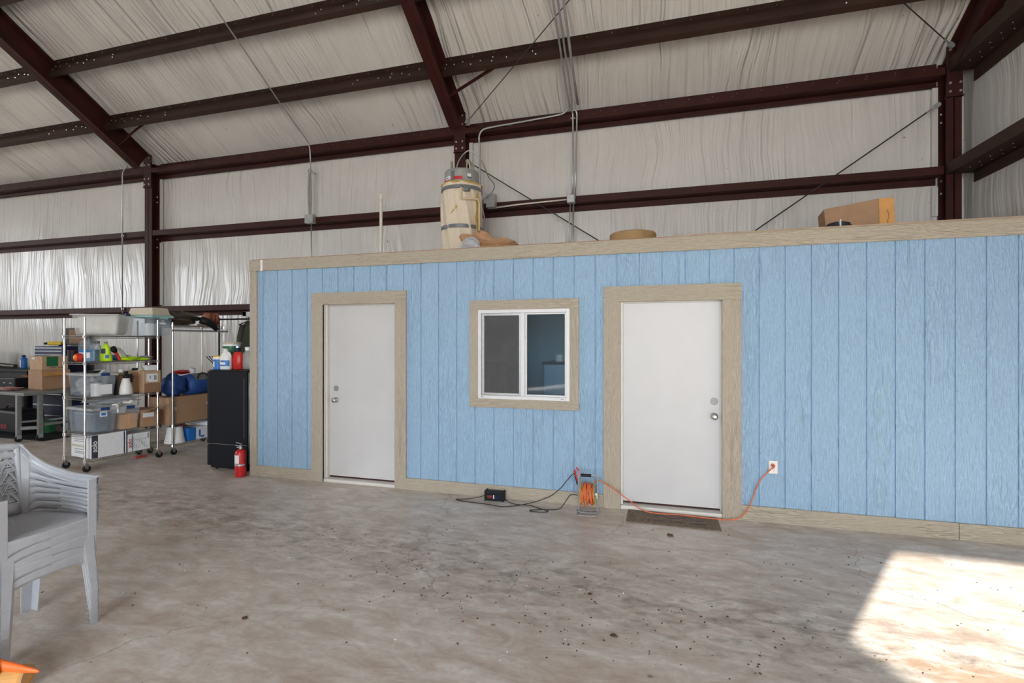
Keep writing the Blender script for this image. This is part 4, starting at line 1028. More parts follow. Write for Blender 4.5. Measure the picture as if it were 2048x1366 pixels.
# ================================================================== chrome shelving
def wire_rack(label, loc, rz, hx, hy, ztop, levels, rod=None):
    t = thing('wire_shelving_unit', label, 'shelving', loc, rz)
    for sx in (-1, 1):
        for sy in (-1, 1):
            q = B().cyl((sx*hx, sy*hy, .115), (sx*hx, sy*hy, ztop), .0128, n=12)
            for k in range(int((ztop-.2)/.0254)): q.lathe([(.0133, 0), (.0133, .0035)], (sx*hx, sy*hy, .15+k*.0254), 8, cap=False) if k % 2 == 0 else None
            p = obj('post', q, 'chrome', t)
            c = B().cyl((sx*hx-.012, sy*hy+.018, .042), (sx*hx+.012, sy*hy+.018, .042), .042, n=20)
            c2 = obj('caster_wheel', c, 'rubber', t)
            obj('caster_fork', B().box((sx*hx-.020, sy*hy-.006, .05), (sx*hx-.015, sy*hy+.03, .10)).box((sx*hx+.015, sy*hy-.006, .05), (sx*hx+.020, sy*hy+.03, .10)).cyl((sx*hx, sy*hy+.004, .09), (sx*hx, sy*hy, .12), .016, n=10).cyl((sx*hx-.021, sy*hy+.018, .042), (sx*hx+.021, sy*hy+.018, .042), .007, n=8), 'chrome_d', c2)
    for z in levels:
        q = B(); r = .0032
        for zz in (z-.003, z-.030):
            for a, c in (((-hx, -hy), (hx, -hy)), ((hx, -hy), (hx, hy)), ((hx, hy), (-hx, hy)), ((-hx, hy), (-hx, -hy))):
                q.cyl((*a, zz), (*c, zz), r, n=6)
        for a, c in (((-hx, -hy), (hx, -hy)), ((hx, -hy), (hx, hy)), ((hx, hy), (-hx, hy)), ((-hx, hy), (-hx, -hy))):
            A = Vector((*a, 0)); C = Vector((*c, 0)); L = (C-A).length; k = max(4, int(L/.035))
            q.tube([A.lerp(C, i/k)+Vector((0, 0, z-.004 if i % 2 else z-.029)) for i in range(k+1)], .0022, 5)
        k = int(2*hy/.025)
        for i in range(k+1):
            y = -hy+i*2*hy/k; q.cyl((-hx, y, z-.003), (hx, y, z-.003), .0018, n=5)
        for x in (-hx/3, hx/3): q.cyl((x, -hy, z-.009), (x, hy, z-.009), .003, n=5)
        s = obj('wire_shelf', q, 'chrome_d', t)
        c = B()
        for sx in (-1, 1):
            for sy in (-1, 1): c.lathe([(.017, -.035), (.020, -.033), (.018, .002), (.014, .004)], (sx*hx, sy*hy, z), 10)
        obj('collar', c, 'chrome', s)
    if rod:
        for z in rod: obj('hanging_rod', B().cyl((hx+.02, -hy-.02, z), (hx+.02, hy+.05, z), .014, n=10).cyl((hx+.02, -hy, z), (hx, -hy, z), .012, n=8), 'plate', t)
    return t
R1 = (-6.945, 4.86, 0); A1 = -.14
HX, HY = .235, .425
LV = [.150, .457, .925, 1.37, 1.705]
wire_rack('chrome wire shelving on casters crowded with tubs and boxes', R1, A1, HX, HY, 1.93, LV)
R2 = (-6.83, 5.87, 0)
wire_rack('second chrome wire unit with hanging rod behind the crowded one', R2, 0, .225, .44, 1.905, [.15, .43, 1.87], [1.79])
def rk(lx, ly, z, R=R1, A=A1): return (R[0]+lx*math.cos(A)-ly*math.sin(A), R[1]+lx*math.sin(A)+ly*math.cos(A), z)
def r2(lx, ly, z): return rk(lx, ly, z, R2, 0)

def tub(label, loc, rz, w, d, h, m, lidm=None, latch=True, lid='lid', open_top=False):
    t = thing('storage_tub', label, 'tub', loc, rz)
    q = B(); k = .88
    lo = [(-w/2*k, -d/2*k), (w/2*k, -d/2*k), (w/2*k, d/2*k), (-w/2*k, d/2*k)]; hi = [(-w/2, -d/2), (w/2, -d/2), (w/2, d/2), (-w/2, d/2)]
    a = [q.b.verts.new((x, y, .003)) for x, y in lo]; c = [q.b.verts.new((x, y, h)) for x, y in hi]
    q.b.faces.new(a)
    for i in range(4): q.b.faces.new((a[i], a[(i+1) % 4], c[(i+1) % 4], c[i]))
    o = obj('tub_wall', q, m, t, bev=.02)
    f = B()
    for (x0, y0, x1, y1) in ((-w/2-.012, -d/2-.012, w/2+.012, -d/2+.006), (-w/2-.012, d/2-.006, w/2+.012, d/2+.012), (-w/2-.012, -d/2, -w/2+.006, d/2), (w/2-.006, -d/2, w/2+.012, d/2)):
        f.box((x0, y0, h-.018), (x1, y1, h))
    obj('rim', f, m if lidm is None else lidm, t, bev=.003)
    if not open_top: obj('lid', B().box((-w/2-.010, -d/2-.010, h+.0005), (w/2+.010, d/2+.010, h+.014)), lidm or m, t, bev=.006)
    if latch:
        obj('latch', B().box((w/2+.004, -.05, h-.020), (w/2+.020, .05, h+.020)), 'blueclip', t, bev=.006)
        obj('latch', B().box((-w/2-.020, -.05, h-.020), (-w/2-.004, .05, h+.020)), 'blueclip', t, bev=.006)
    return t
def carton(label, loc, rz, w, d, h, m='card', tape=True, extra=None):
    t = thing('cardboard_box', label, 'box', loc, rz)
    obj('carton', B().box((-w/2, -d/2, 0), (w/2, d/2, h)), m, t, bev=.004)
    if tape: obj('tape', B().box((-w/2-.001, -.025, h*.75), (w/2+.001, .025, h+.001)), 'tape', t)
    return t
# --- top shelf
t = tub('milky tub full of white wadding overhanging the top shelf', (-7.08, 4.84, 1.706), .40, .56, .36, .285, 'clearw', open_top=True)
t = tag(obj('white_wadding', B().taper((-.25, -.15), (.25, .15), .015, .262, .9), 'cloth_w', bev=.05), 'white bundled wadding packed inside the milky tub', 'wadding'); t.location = (-7.08, 4.84, 1.706); t.rotation_euler = (0, 0, .40)
t = tub('clear tub with teal lid on the far end of the top shelf', rk(.05, .415, 1.706), .03, .50, .30, .275, 'clear', 'teal', latch=False)
obj('latch', B().box((.262, -.06, .235), (.275, .06, .285)), 'teal', t, bev=.004)
obj('label', B().box((.249, -.05, .165), (.252, .04, .19)), 'paper', t)
t = tag(obj('white_canister', B().lathe([(.09, .004), (.095, .01), (.095, .17), (.09, .175)], n=24), 'white'), 'white container inside the teal lidded tub', 'container'); t.location = rk(.05, .415, 1.71)
t = thing('planter_tub', 'beige plastic tub turned upside down on the teal lid', 'tub', rk(.06, .415, 1.996), .02)
obj('tub_wall', B().taper((-.225, -.135), (.225, .135), .105, .0, .86), 'beige', t, bev=.008)
obj('rim', B().box((-.235, -.145, 0), (.235, .145, .014)), 'beige', t, bev=.004)
# --- second shelf (z 1.37)
z = LV[3]+.001
t = thing('washer_fluid_jug', 'clear jug of blue washer fluid on the second shelf', 'jug', rk(.04, -.285, z), .45)
obj('jug_body', B().prism([(-.095, 0), (.095, 0), (.098, .19), (.075, .26), (.03, .30), (-.03, .30), (-.085, .24), (-.098, .19)], 'y', -.06, .06), 'clear', t, bev=.014)
obj('liquid', B().box((-.088, -.053, .006), (.088, .053, .155)), 'bluel', t, bev=.012)
obj('label', B().box((-.08, -.0625, .05), (.045, -.0605, .155)), 'paper', t); obj('label_band', B().box((-.08, -.064, .12), (.045, -.0626, .155)), 'bluep', t)
obj('handle_hole', B().box((.005, -.0615, .235), (.045, .0615, .262)), 'cartgrey', t, bev=.01)
obj('cap', B().cyl((-.045, 0, .275), (-.052, 0, .305), .02), 'bluep', t)
t = thing('coffee_tin', 'black tin at the near left end of the second shelf', 'tin', rk(-.13, -.38, z))
obj('tin', B().lathe([(.055, 0), (.055, .14), (.05, .145)], n=20), 'black', t)
obj('lid', B().lathe([(.057, .13), (.057, .148)], n=20), 'steel', t)
t = thing('work_light', 'round orange lens lamp beside the blue jug', 'lamp', rk(.0, -.40, z), -.5)
obj('lens', B().lathe([(.05, 0), (.045, .02), (.02, .035)], n=20, mtx=Matrix.Translation((0, 0, .055)) @ Matrix.Rotation(PI/2, 4, 'X')), 'orange', t, smooth=True)
obj('lamp_body', B().lathe([(.055, -.05), (.055, 0)], n=20, mtx=Matrix.Translation((0, 0, .056)) @ Matrix.Rotation(PI/2, 4, 'X')), 'redp', t)
t = thing('cleaner_bottle', 'lime green cleaner bottle with dark label on the second shelf', 'bottle', rk(.10, -.135, z), .5)
obj('bottle_body', B().lathe([(.065, 0), (.075, .01), (.074, .06), (.050, .12), (.052, .17), (.030, .21), (.022, .235)], n=24, sy=.6), 'lime', t, smooth=True)
obj('label', B().box((-.035, -.036, .10), (.012, -.031, .165)), 'ink', t); obj('blue_patch', B().box((.015, -.047, .04), (.055, -.040, .085)), 'bluep', t, bev=.008)
obj('cap', B().cyl((0, 0, .235), (.0, 0, .255), .02), 'cartgrey', t)
t = thing('white_bottle', 'slim white bottle with black cap behind the lime one', 'bottle', rk(-.02, -.16, z))
obj('bottle_body', B().lathe([(.030, 0), (.032, .01), (.032, .18), (.015, .22), (.012, .235)], n=18), 'white', t, smooth=True)
obj('cap', B().cyl((0, 0, .233), (0, 0, .262), .016), 'black', t)
t = thing('barrel_tool', 'red and black barrel tool leaning right of the lime bottle', 'tool', rk(.17, -.055, z))
obj('barrel', B().cyl((.0, .055, .012), (0, 0, .115), .015, .018, 14), 'redp', t)
obj('tool_head', B().lathe([(.02, 0), (.034, .03), (.034, .07), (.02, .085)], n=16, mtx=Matrix.Translation((0, -.005, .115)) @ Matrix.Rotation(math.radians(28), 4, 'X')), 'black', t, smooth=True)
t = thing('caulk_bottle', 'white pointed squeeze bottle tipped over on the second shelf', 'bottle', rk(.05, .02, z))
obj('bottle_body', B().lathe([(.042, 0), (.045, .01), (.045, .12), (.02, .16), (.006, .19)], n=18, mtx=Matrix.Translation((0, .08, .047)) @ Matrix.Rotation(math.radians(38), 4, 'X')), 'white', t, smooth=True)
for i, (m, lab, lx, ly, sc) in enumerate([('lime', 'neon yellow work glove spread on the second shelf', .12, .13, (.12, .13, .055)), ('bluep', 'blue and yellow work gloves behind the neon one', -.05, .12, (.10, .14, .08)), ('lime', 'second neon yellow glove, nearer the shelf end', .14, .28, (.08, .09, .04)), ('bluebag', 'grey-blue glove hanging at the shelf end', .08, .33, (.10, .09, .06))]):
    o = obj('work_glove', blob(1, 20, 8, 30+i, sc=sc, rough=.22), m if m != 'bluebag' else 'plate'); tag(o, lab, 'glove'); o.location = rk(lx, ly, z)
# --- third shelf (z .925)
z = LV[2]+.001
t = tub('clear tub of shop odds and ends with a sheet of paper, third shelf', rk(.0, -.235, z), A1, .56, .275, .285, 'clear', 'clearw')
obj('paper_sheet', B().box((.262, -.06, .03), (.266, .09, .155), Matrix.Rotation(0, 4, 'Y')), 'paper', t)
o = obj('paper_towel_roll', B().lathe([(.06, .006), (.06, .17), (.02, .17)], n=20), 'white'); tag(o, 'white roll inside the third shelf tub', 'paper roll'); o.location = rk(.17, -.27, z)
o = obj('cloth_bundle', blob(1, 20, 10, 41, sc=(.16, .10, .24), rough=.2), 'plate'); tag(o, 'grey cloth bundle inside the third shelf tub', 'cloth'); o.location = rk(-.07, -.23, z+.004)
t = thing('papers', 'white papers and packets lying on the third shelf tub', 'papers', rk(.12, -.25, z+.30), .3)
obj('sheet', B().box((-.07, -.07, 0), (.07, .07, .004), Matrix.Rotation(.5, 4, 'X')), 'paper', t)
obj('packet', B().box((-.09, -.05, .002), (.03, .05, .03)), 'black', t, bev=.004)
t = thing('black_pouch', 'shiny black pouch wedged between tub and carton', 'pouch', rk(.10, -.06, z), A1)
obj('pouch', B().lathe([(.10, 0), (.11, .02), (.10, .20), (.05, .27), (.02, .28)], n=20, sy=.28), 'black', t, smooth=True)
t = thing('pump_sprayer', 'white pump sprayer bottle on the third shelf', 'sprayer', rk(.205, .045, z), .3)
obj('tank', B().lathe([(.070, 0), (.078, .012), (.076, .06), (.055, .16), (.042, .205), (.04, .215)], n=24), 'white', t, smooth=True)
obj('pump_head', B().cyl((0, 0, .215), (0, 0, .245), .034).box((-.012, -.02, .24), (.07, .02, .27)).cyl((0, 0, .27), (0, 0, .31), .022), 'black', t)
obj('trigger', B().beam((.06, 0, .26), (.075, 0, .16), .02, .018), 'black', t); obj('nozzle', B().cyl((-.01, 0, .255), (-.06, 0, .262), .012).cyl((-.06, 0, .262), (-.085, 0, .262), .018), 'copper', t)
t = carton('plain carton with printed mark behind the sprayer', rk(-.03, .13, z), A1, .30, .24, .285)
obj('print', B().box((.1505, -.02, .22), (.1515, .06, .235)).box((.1505, .02, .195), (.1515, .06, .205)), 'ink', t)
t = carton('carton with torn edge and white shipping label, third shelf end', rk(.04, .345, z), A1, .42, .22, .30, 'card_l', False)
obj('shipping_label', B().box((.2105, -.075, .145), (.2125, .07, .26)), 'paper', t); obj('label_print', B().box((.2126, .02, .17), (.2132, .055, .235)).box((.2126, -.035, .19), (.2132, -.02, .23)).box((.2126, -.07, .15), (.2132, -.05, .165)), 'plate', t)
obj('open_flap', B().box((.2107, -.10, .0), (.2117, .10, .13)), 'card_d', t)
t = thing('shop_brush', 'black handled brush lying on the third shelf cartons', 'brush', rk(.08, .18, z+.325), A1)
obj('handle', B().lathe([(.008, 0), (.018, .02), (.012, .05), (.015, .10), (.008, .15)], n=12, mtx=Matrix.Rotation(-PI/2, 4, 'X')), 'black', t, smooth=True)
obj('bristles', B().box((-.02, .15, -.014), (.02, .21, .008)), 'white', t)
t = thing('masking_tape_roll', 'small white tape roll on the plain carton', 'tape', rk(.05, .07, z+.287))
obj('roll', B().lathe([(.028, 0), (.028, .042), (.018, .042)], n=18), 'white', t)
t = thing('funnel', 'white funnel standing point up on the labelled carton', 'funnel', rk(.12, .27, z+.302))
obj('cone', B().lathe([(.042, 0), (.012, .06), (.008, .095)], n=18), 'beige', t)
t = thing('small_box', 'small white printed box at the end of the third shelf', 'box', rk(.10, .375, z+.302), A1)
obj('carton', B().box((-.04, -.07, 0), (.10, .07, .072)), 'paper', t, bev=.003)
# --- fourth shelf (z .457)
z = LV[1]+.001
t = tub('grey clear tub with a blue and white label, fourth shelf', rk(.0, -.235, z), A1, .56, .28, .315, 'clear', 'clearw')
obj('label', B().box((.27, -.05, .215), (.274, .03, .29)), 'paper', t); obj('label_print', B().box((.2741, -.035, .23), (.2748, .015, .262)), 'bluep', t)
o = obj('folded_tarp', B().taper((-.235, -.108), (.235, .108), .012, .27, .88), 'slate', bev=.03); tag(o, 'grey folded tarp inside the fourth shelf tub', 'tarp'); o.location = rk(0, -.235, z); o.rotation_euler = (0, 0, A1)
t = tub('clear tub of small orange boxes, fourth shelf middle', rk(.0, .065, z), A1, .52, .26, .30, 'clear', 'clearw')
for i, (lx, ly, w, d, h, zz) in enumerate([(.10, -.01, .22, .09, .19, .01), (.12, .075, .20, .10, .10, .01), (.13, .078, .19, .10, .09, .115)]):
    o = obj('small_box', B().box((-w/2, -d/2, 0), (w/2, d/2, h)), 'card_o', bev=.003); o.location = rk(lx, .065+ly-.02, z+zz); o.rotation_euler = (0, 0, A1)
    tag(o, ['tall orange carton inside the middle fourth shelf tub', 'flat orange carton low in the middle fourth shelf tub', 'orange carton stacked over the flat one in the middle tub'][i], 'box')
o = obj('rope_hank', B().tube([(-.02, -.09, .02), (.02, -.03, .035), (-.03, .03, .05), (.05, .08, .04), (.03, .12, .06), (-.02, .06, .03), (.03, -.02, .02), (.06, -.07, .03), (.10, -.085, 0), (.11, -.085, -.07)], .012, 8, 6), 'cloth_w', smooth=True); tag(o, 'off-white rope hank draped over the middle tub', 'rope'); o.location = rk(.17, .0, z+.315); o.rotation_euler = (0, 0, A1)
t = thing('cardboard_box', 'open carton with raised flap and label at the end of the fourth shelf', 'box', rk(.06, .325, z), A1)
obj('carton', B().box((-.20, -.105, 0), (.17, .105, .235)), 'card', t, bev=.003)
obj('flap', B().box((-.005, -.16, -.002), (.12, .14, .002), Matrix.Translation((.17, .02, .235)) @ Matrix.Rotation(math.radians(-12), 4, 'Y') @ Matrix.Rotation(.25, 4, 'X') @ Matrix.Rotation(.3, 4, 'Z')), 'card_l', t)
obj('shipping_label', B().box((.1705, -.09, .13), (.1725, .05, .19)), 'paper', t)
o = obj('plastic_bag', blob(1, 30, 10, 55, sc=(.20, .30, .105), rough=.16), 'bag'); tag(o, 'long clear plastic bag resting on the fourth shelf tubs', 'bag'); o.location = rk(-.02, .0, z+.335); o.rotation_euler = (0, 0, A1)
# --- bottom shelf (z .15)
z = LV[0]+.001
t = thing('cardboard_box', 'white product box with black solo band on the bottom shelf', 'box', rk(.01, -.165, z), A1)
obj('carton', B().box((-.23, -.195, 0), (.23, .195, .295)), 'paper', t, bev=.004)
obj('band', B().box((.2302, -.193, .004), (.2312, -.125, .291)), 'ink', t)
obj('edge_stripe', B().box((.2302, .165, .004), (.2312, .178, .291)), 'navy', t)
text_obj('lettering', 'solo', .082, 'paper', t, (.2315, -.160, .15), (PI/2, -PI/2, PI/2), bold=.0015)
q = B()
for k, (y, z0, z1) in enumerate([(-.10, .06, .22), (-.085, .04, .25), (-.06, .09, .22), (-.045, .05, .24)]): q.box((.2302, y-.003, z0), (.2308, y+.003, z1))
q.box((.2302, .03, .02), (.2310, .06, .10))
obj('print', q, 'plate', t)
obj('line_drawing', B().tube(rr_loop(-.0, .13, .05, .24, 0, .04), .0015, 4, closed=True).tube(rr_loop(.05, .11, .09, .2, 0, .02), .0012, 4, closed=True), 'plate', t)
t.children[-1].rotation_euler = (0, 0, PI/2); t.children[-1].location = (.2312, .0, 0)
q = B()
for k, (zz, w) in enumerate([(.20, .16), (.205+.02, .16), (.15, .12), (.10, .12), (.07, .18), (.052, .16)]): q.box((-.17+.02, -.1958, zz), (-.15+w+.08, -.1952, zz+.010))
obj('end_print', q, 'plate', t)
obj('end_tape', B().box((-.231, -.1965, .135), (.10, -.1953, .16)), 'beige', t)
t = thing('cardboard_box', 'white product box with red solo lettering and green stripe, bottom shelf', 'box', rk(.03, .20, z), A1)
obj('carton', B().box((-.19, -.14, 0), (.19, .14, .235)), 'paper', t, bev=.004)
obj('stripe', B().box((.1902, -.090, .004), (.1912, -.082, .231)).box((.1902, .130, .004), (.1912, .137, .231)), 'greenp', t)
text_obj('lettering', 'solo', .072, 'red', t, (.1915, -.115, .115), (PI/2, -PI/2, PI/2), bold=.0012)
q = B(); rr = random.Random(8)
for k in range(9): y = -.06+k*.02; z0 = rr.uniform(.02, .12); q.box((.1902, y, z0), (.1908, y+.005, z0+rr.uniform(.02, .07)))
q.box((.1902, -.07, .150), (.1908, .09, .154)).box((.1902, .10, .15), (.1910, .118, .22))
obj('print', q, 'plate', t)
obj('end_picture', B().box((-.05, -.1412, .14), (.12, -.1402, .21)), 'card_o', t)
# --- second rack
t = carton('long brown carton holding blue bags on the rear rack', r2(.02, -.06, .432), 0, .37, .83, .39, 'card', False)
obj('tape', B().box((.186, -.40, .0), (.1875, -.375, .39)), 'tape', t); obj('tape', B().box((.186, -.375, .20), (.1875, -.30, .25)), 'tape', t)
obj('shipping_label', B().box((-.001, -.018, -.03), (.001, .018, .03), Matrix.Translation((.187, .22, .24)) @ Matrix.Rotation(.4, 4, 'X')), 'paper', t)
o = obj('duffel_bag', blob(1, 28, 14, 61, sc=(.17, .17, .32), rough=.12), 'bluebag', smooth=True); tag(o, 'blue nylon bag in the near end of the long carton', 'bag'); o.location = r2(.02, -.26, .823)
t = thing('duffel_bag', 'larger blue duffel bag with black handles in the long carton', 'bag', r2(.04, .10, .823))
obj('bag_body', B().lathe([(.10, -.21), (.15, -.19), (.165, -.05), (.165, .08), (.15, .21), (.08, .23)], n=24, mtx=Matrix.Translation((0, 0, .15)) @ Matrix.Rotation(-PI/2, 4, 'X')), 'bluebag', t, smooth=True)
obj('handle', B().tube([(.14, -.10, .22), (.13, -.06, .31), (.12, .06, .31), (.14, .12, .22)], .010, 8, 4), 'black', t, smooth=True)
obj('zip_panel', B().grid(lambda u, v: (.168*math.cos(D(25+45*v)), -.13+.26*u, .15+.168*math.sin(D(25+45*v))), 8, 4), 'cartgrey', t, solid=.003)
o = obj('red_cloth', blob(1, 20, 8, 63, sc=(.10, .15, .06), rough=.3), 'red'); tag(o, 'red cloth strip lying over the blue bags', 'cloth'); o.location = r2(-.10, -.02, 1.13)
t = thing('masking_tape_roll', 'grey-white roll by the red cloth above the blue bags', 'tape', r2(-.02, .08, 1.145))
obj('roll', B().lathe([(.04, 0), (.04, .075), (.02, .075)], n=18, mtx=Matrix.Rotation(.3, 4, 'Y')), 'paper', t)
t = thing('bucket', 'white ridged bucket upside down on the rear rack bottom', 'bucket', r2(.12, -.32, .152))
obj('bucket_wall', B().lathe([(.13, 0), (.135, .01), (.125, .03), (.130, .04), (.120, .06), (.095, .225), (.09, .235)], n=28), 'white', t, smooth=False)
t = thing('cardboard_box', 'blue and white box on the bottom of the rear rack', 'box', r2(.10, -.04, .152))
obj('carton', B().box((-.14, -.15, 0), (.13, .17, .185)), 'paper', t, bev=.003)
obj('blue_end', B().box((-.141, -.1515, -.0005), (.1315, -.03, .1858)), 'bluep', t)
obj('print', B().box((.1305, .02, .04), (.1315, .05, .14)).box((.1305, .05, .02), (.1315, .11, .05)), 'bluep', t)
t = thing('cardboard_box', 'white box with red solo lettering half hidden by the refrigerator', 'box', r2(.10, .28, .152))
obj('carton', B().box((-.14, -.14, 0), (.14, .14, .25)), 'paper', t, bev=.003)
text_obj('lettering', 'solo', .085, 'red', t, (.1408, .0, .13), (PI/2, -PI/2, PI/2), bold=.001)
obj('print', B().box((.1402, -.12, .20), (.1408, -.04, .23)), 'plate', t)
o = obj('red_cloth', blob(1, 20, 8, 66, sc=(.07, .16, .24), rough=.25), 'red'); tag(o, 'dark red cloth behind the bucket on the rear rack', 'cloth'); o.location = r2(-.12, -.08, .152)
o = obj('red_strap', B().box((-.05, -.08, 0), (.05, .08, .014)), 'redp', bev=.005); tag(o, 'flat red strap on the floor near the rear rack', 'strap'); o.location = (-6.93, 5.20, 0.0)
o = obj('camouflage_jacket', blob(1, 40, 16, 71, sc=(.18, .27, .20), rough=.22), 'camo', smooth=True); tag(o, 'crumpled dark camouflage jacket on top of the rear rack', 'jacket'); o.location = r2(.02, -.14, 1.872)
t = thing('plastic_sleeve', 'shiny dark sleeve hanging off the rear rack by the jacket', 'sleeve', r2(.22, .18, 1.872))
obj('sleeve', B().tube([(-.05, -.12, .09), (.0, -.04, .06), (.03, .04, .0), (.04, .09, -.06)], [.06, .055, .045, .03], 12), 'black', t, smooth=True)
t = thing('leather_bag', 'rust brown leather bag at the far end of the rear rack top', 'bag', r2(.0, .36, 1.872))
obj('leather_body', B().box((-.13, -.10, 0), (.13, .10, .035)), 'card_d', t, bev=.01)
for k in range(3): obj('leather_fold', B().lathe([(.035, 0), (.05, .02), (.045, .15), (.03, .18)], (0.05, -.07+k*.07, .036), 14, sx=1.6), 'leather', t, smooth=True)
# --- garment rack and jacket, white door behind
t = thing('garment_rail', 'black garment rail behind the refrigerator', 'rail', (-6.6, 6.55, 0))
obj('top_bar', B().cyl((-.36, 0, 2.0), (.45, 0, 2.0), .014), 'black', t)
for x in (-.36, .45): obj('upright', B().cyl((x, 0, .03), (x, 0, 2.03), .013), 'black' if x < 0 else 'chrome', t)
for x in (-.36, .45): obj('foot_bar', B().cyl((x, -.22, .015), (x, .22, .015), .014), 'black', t)
t = thing('work_jacket', 'olive green work jacket hanging on the black rail', 'jacket', (-6.36, 6.55, 0))
obj('jacket_body', B().grid(lambda u, v: ((.075+.03*(1-v)+.012*math.sin(u*25+v*4))*math.cos(2*PI*u)*(1 if v < .9 else 1-(v-.9)*7), (.125+.05*(1-v)*.3+.015*math.sin(u*19))*math.sin(2*PI*u)*(1 if v < .88 else 1-(v-.88)*6.5), 1.0+.96*v), 48, 20), 'olive', t, smooth=True)
obj('sleeve', B().tube([(-.0, -.12, 1.90), (-.02, -.15, 1.7), (-.05, -.15, 1.45), (-.03, -.13, 1.30)], [.035, .045, .04, .03], 12, 0), 'olive', t, smooth=True)
obj('hanger', B().tube([(0, 0, 2.03), (.015, 0, 2.02), (.01, 0, 1.975), (0, 0, 1.95)], .006, 6, 3).beam((-.02, -.17, 1.90), (0, 0, 1.965), .02, .012).beam((-.02, .17, 1.90), (0, 0, 1.965), .02, .012), 'black', t)
obj('lining', B().box((.06, -.05, 1.76), (.10, .02, 1.88)), 'card_l', t)
t = thing('door_5', 'white framed door in the back wall behind the olive jacket', 'door', (-7.02, 7.10, 0), 0, None, 'structure')
obj('door_frame', B().box((0, 0, 0), (.08, .045, 2.16)).box((1.0, 0, 0), (1.08, .045, 2.16)).box((0, 0, 2.08), (1.08, .045, 2.16)), 'jamb', t, bev=.003)
obj('slab', B().box((.08, .02, .01), (1.0, .044, 2.08)), 'door', t)
obj('glass_lite', B().box((.20, .012, 1.2), (.88, .02, 1.95)), 'plate', t)

# ================================================================== the work corner at far left
TX, TY, TA = -9.65, 5.40, -.10
def tl(x, y, z): return (TX+x*math.cos(TA)-y*math.sin(TA), TY+x*math.sin(TA)+y*math.cos(TA), z)
t = thing('work_table', 'grey steel work table on casters, left of the chrome shelving', 'table', (TX, TY, 0), TA)
obj('tabletop', B().box((-2.3, 0, .755), (0, .92, .80)), 'cartgrey', t, bev=.004)
for x, y in ((-.22, .03), (-.03, .22), (-.05, .62), (-2.25, .03), (-2.2, .9)):
    l = obj('leg', B().box((x-.03, y-.03, .11), (x+.03, y+.03, .755)), 'cartgrey', t, bev=.004)
    obj('caster_wheel', B().cyl((x-.015, y, .05), (x+.015, y, .05), .05, n=20), 'rubber', l)
    obj('caster_fork', B().box((x-.028, y-.03, .05), (x-.018, y+.03, .11)).box((x+.018, y-.03, .05), (x+.028, y+.03, .11)), 'galv', l)
obj('rail', B().beam((-.22, .03, .22), (-.03, .22, .22), .03, .05).beam((-.03, .22, .26), (-.05, .62, .26), .03, .045), 'cartgrey', t)
obj('rail', B().beam((-.22, .03, .32), (-.05, .62, .32), .03, .03), 'cartgrey', t)
# cartons
p = tl(-.62, .62, .801)
t = carton('lower brown carton at the back right of the work table', p, TA, .42, .40, .335, 'card', False)
obj('open_flap', B().box((.08, -.19, -.002), (.20, .19, .002), Matrix.Translation((.12, -.02, .33)) @ Matrix.Rotation(.45, 4, 'Y')), 'card_o', t)
t = carton('upper brown carton with dark printed side, stacked on the table', (p[0]-.01, p[1], 1.137), TA-.05, .42, .36, .24, 'card_l', False)
obj('label', B().box((-.14, -.1815, .185), (-.03, -.1802, .215)), 'paper', t)
obj('printed_panel', B().box((.2102, -.12, .06), (.2115, .04, .23)), 'greenp', t)
text_obj('lettering', 'THON', .07, 'ink', t, (.2115, .0, .045), (PI/2-.45, 0, PI/2))
o = obj('striped_rag', blob(1, 28, 10, 81, sc=(.20, .12, .055), rough=.35), 'pinkrag'); tag(o, 'pink and white striped rag on the work table edge', 'rag'); o.location = tl(-.90, .20, .801)
o = obj('paper_sheet', B().box((-.3, -.12, 0), (.3, .12, .004)), 'paper'); tag(o, 'pale sheet on the near edge of the work table', 'paper'); o.location = tl(-1.45, .17, .801); o.rotation_euler = (0, 0, TA)
t = thing('tool_tray', 'black plastic tool tray on the work table at the left margin', 'tray', tl(-1.36, .50, .801), TA)
obj('tray_wall', B().taper((-.42, -.16), (.30, .16), .0, .19, .94), 'black', t, bev=.02)
obj('latch', B().box((-.05, -.168, .09), (.01, -.155, .11)).box((.15, -.168, .09), (.21, -.155, .11)), 'plate', t)
for i, (x, y, m, h, r, lab) in enumerate([(-1.75, .80, 'orange', .20, .075, 'orange round canister at the left margin behind the tray'), (-1.52, .82, 'beige', .26, .06, 'cream jar behind the black tray'), (-1.38, .84, 'card_d', .24, .055, 'brown jar beside the cream one'), (-1.25, .84, 'white', .22, .05, 'white bottle behind the tray'), (-1.12, .84, 'redp', .27, .05, 'red spray can behind the tray, nearest the grinder')]):
    t = thing('shop_can', lab, 'can', tl(x, y, .801))
    obj('can_body', B().lathe([(r*.9, 0), (r, .01), (r, h*.85), (r*.5, h*.96)], n=20), m, t, smooth=False)
    obj('cap', B().lathe([(r*.5, h*.95), (r*.45, h)], n=16), 'white' if i % 2 else 'black', t)
t = thing('bench_grinder', 'dark bench grinder with a grey wheel guard between tray and cartons', 'grinder', tl(-.93, .70, .801), TA)
obj('motor_body', B().lathe([(.06, -.10), (.075, -.08), (.075, .08), (.06, .10)], n=22, mtx=Matrix.Translation((0, 0, .16)) @ Matrix.Rotation(PI/2, 4, 'Y')), 'steel', t, smooth=True)
for x in (-.15, .13): obj('wheel_guard', B().cyl((x-.03, 0, .17), (x+.03, 0, .17), .10, n=26), 'cartgrey' if x > 0 else 'plate', t, bev=.004)
obj('stand', B().box((-.09, -.07, 0), (.09, .07, .10)), 'steel', t, bev=.01)
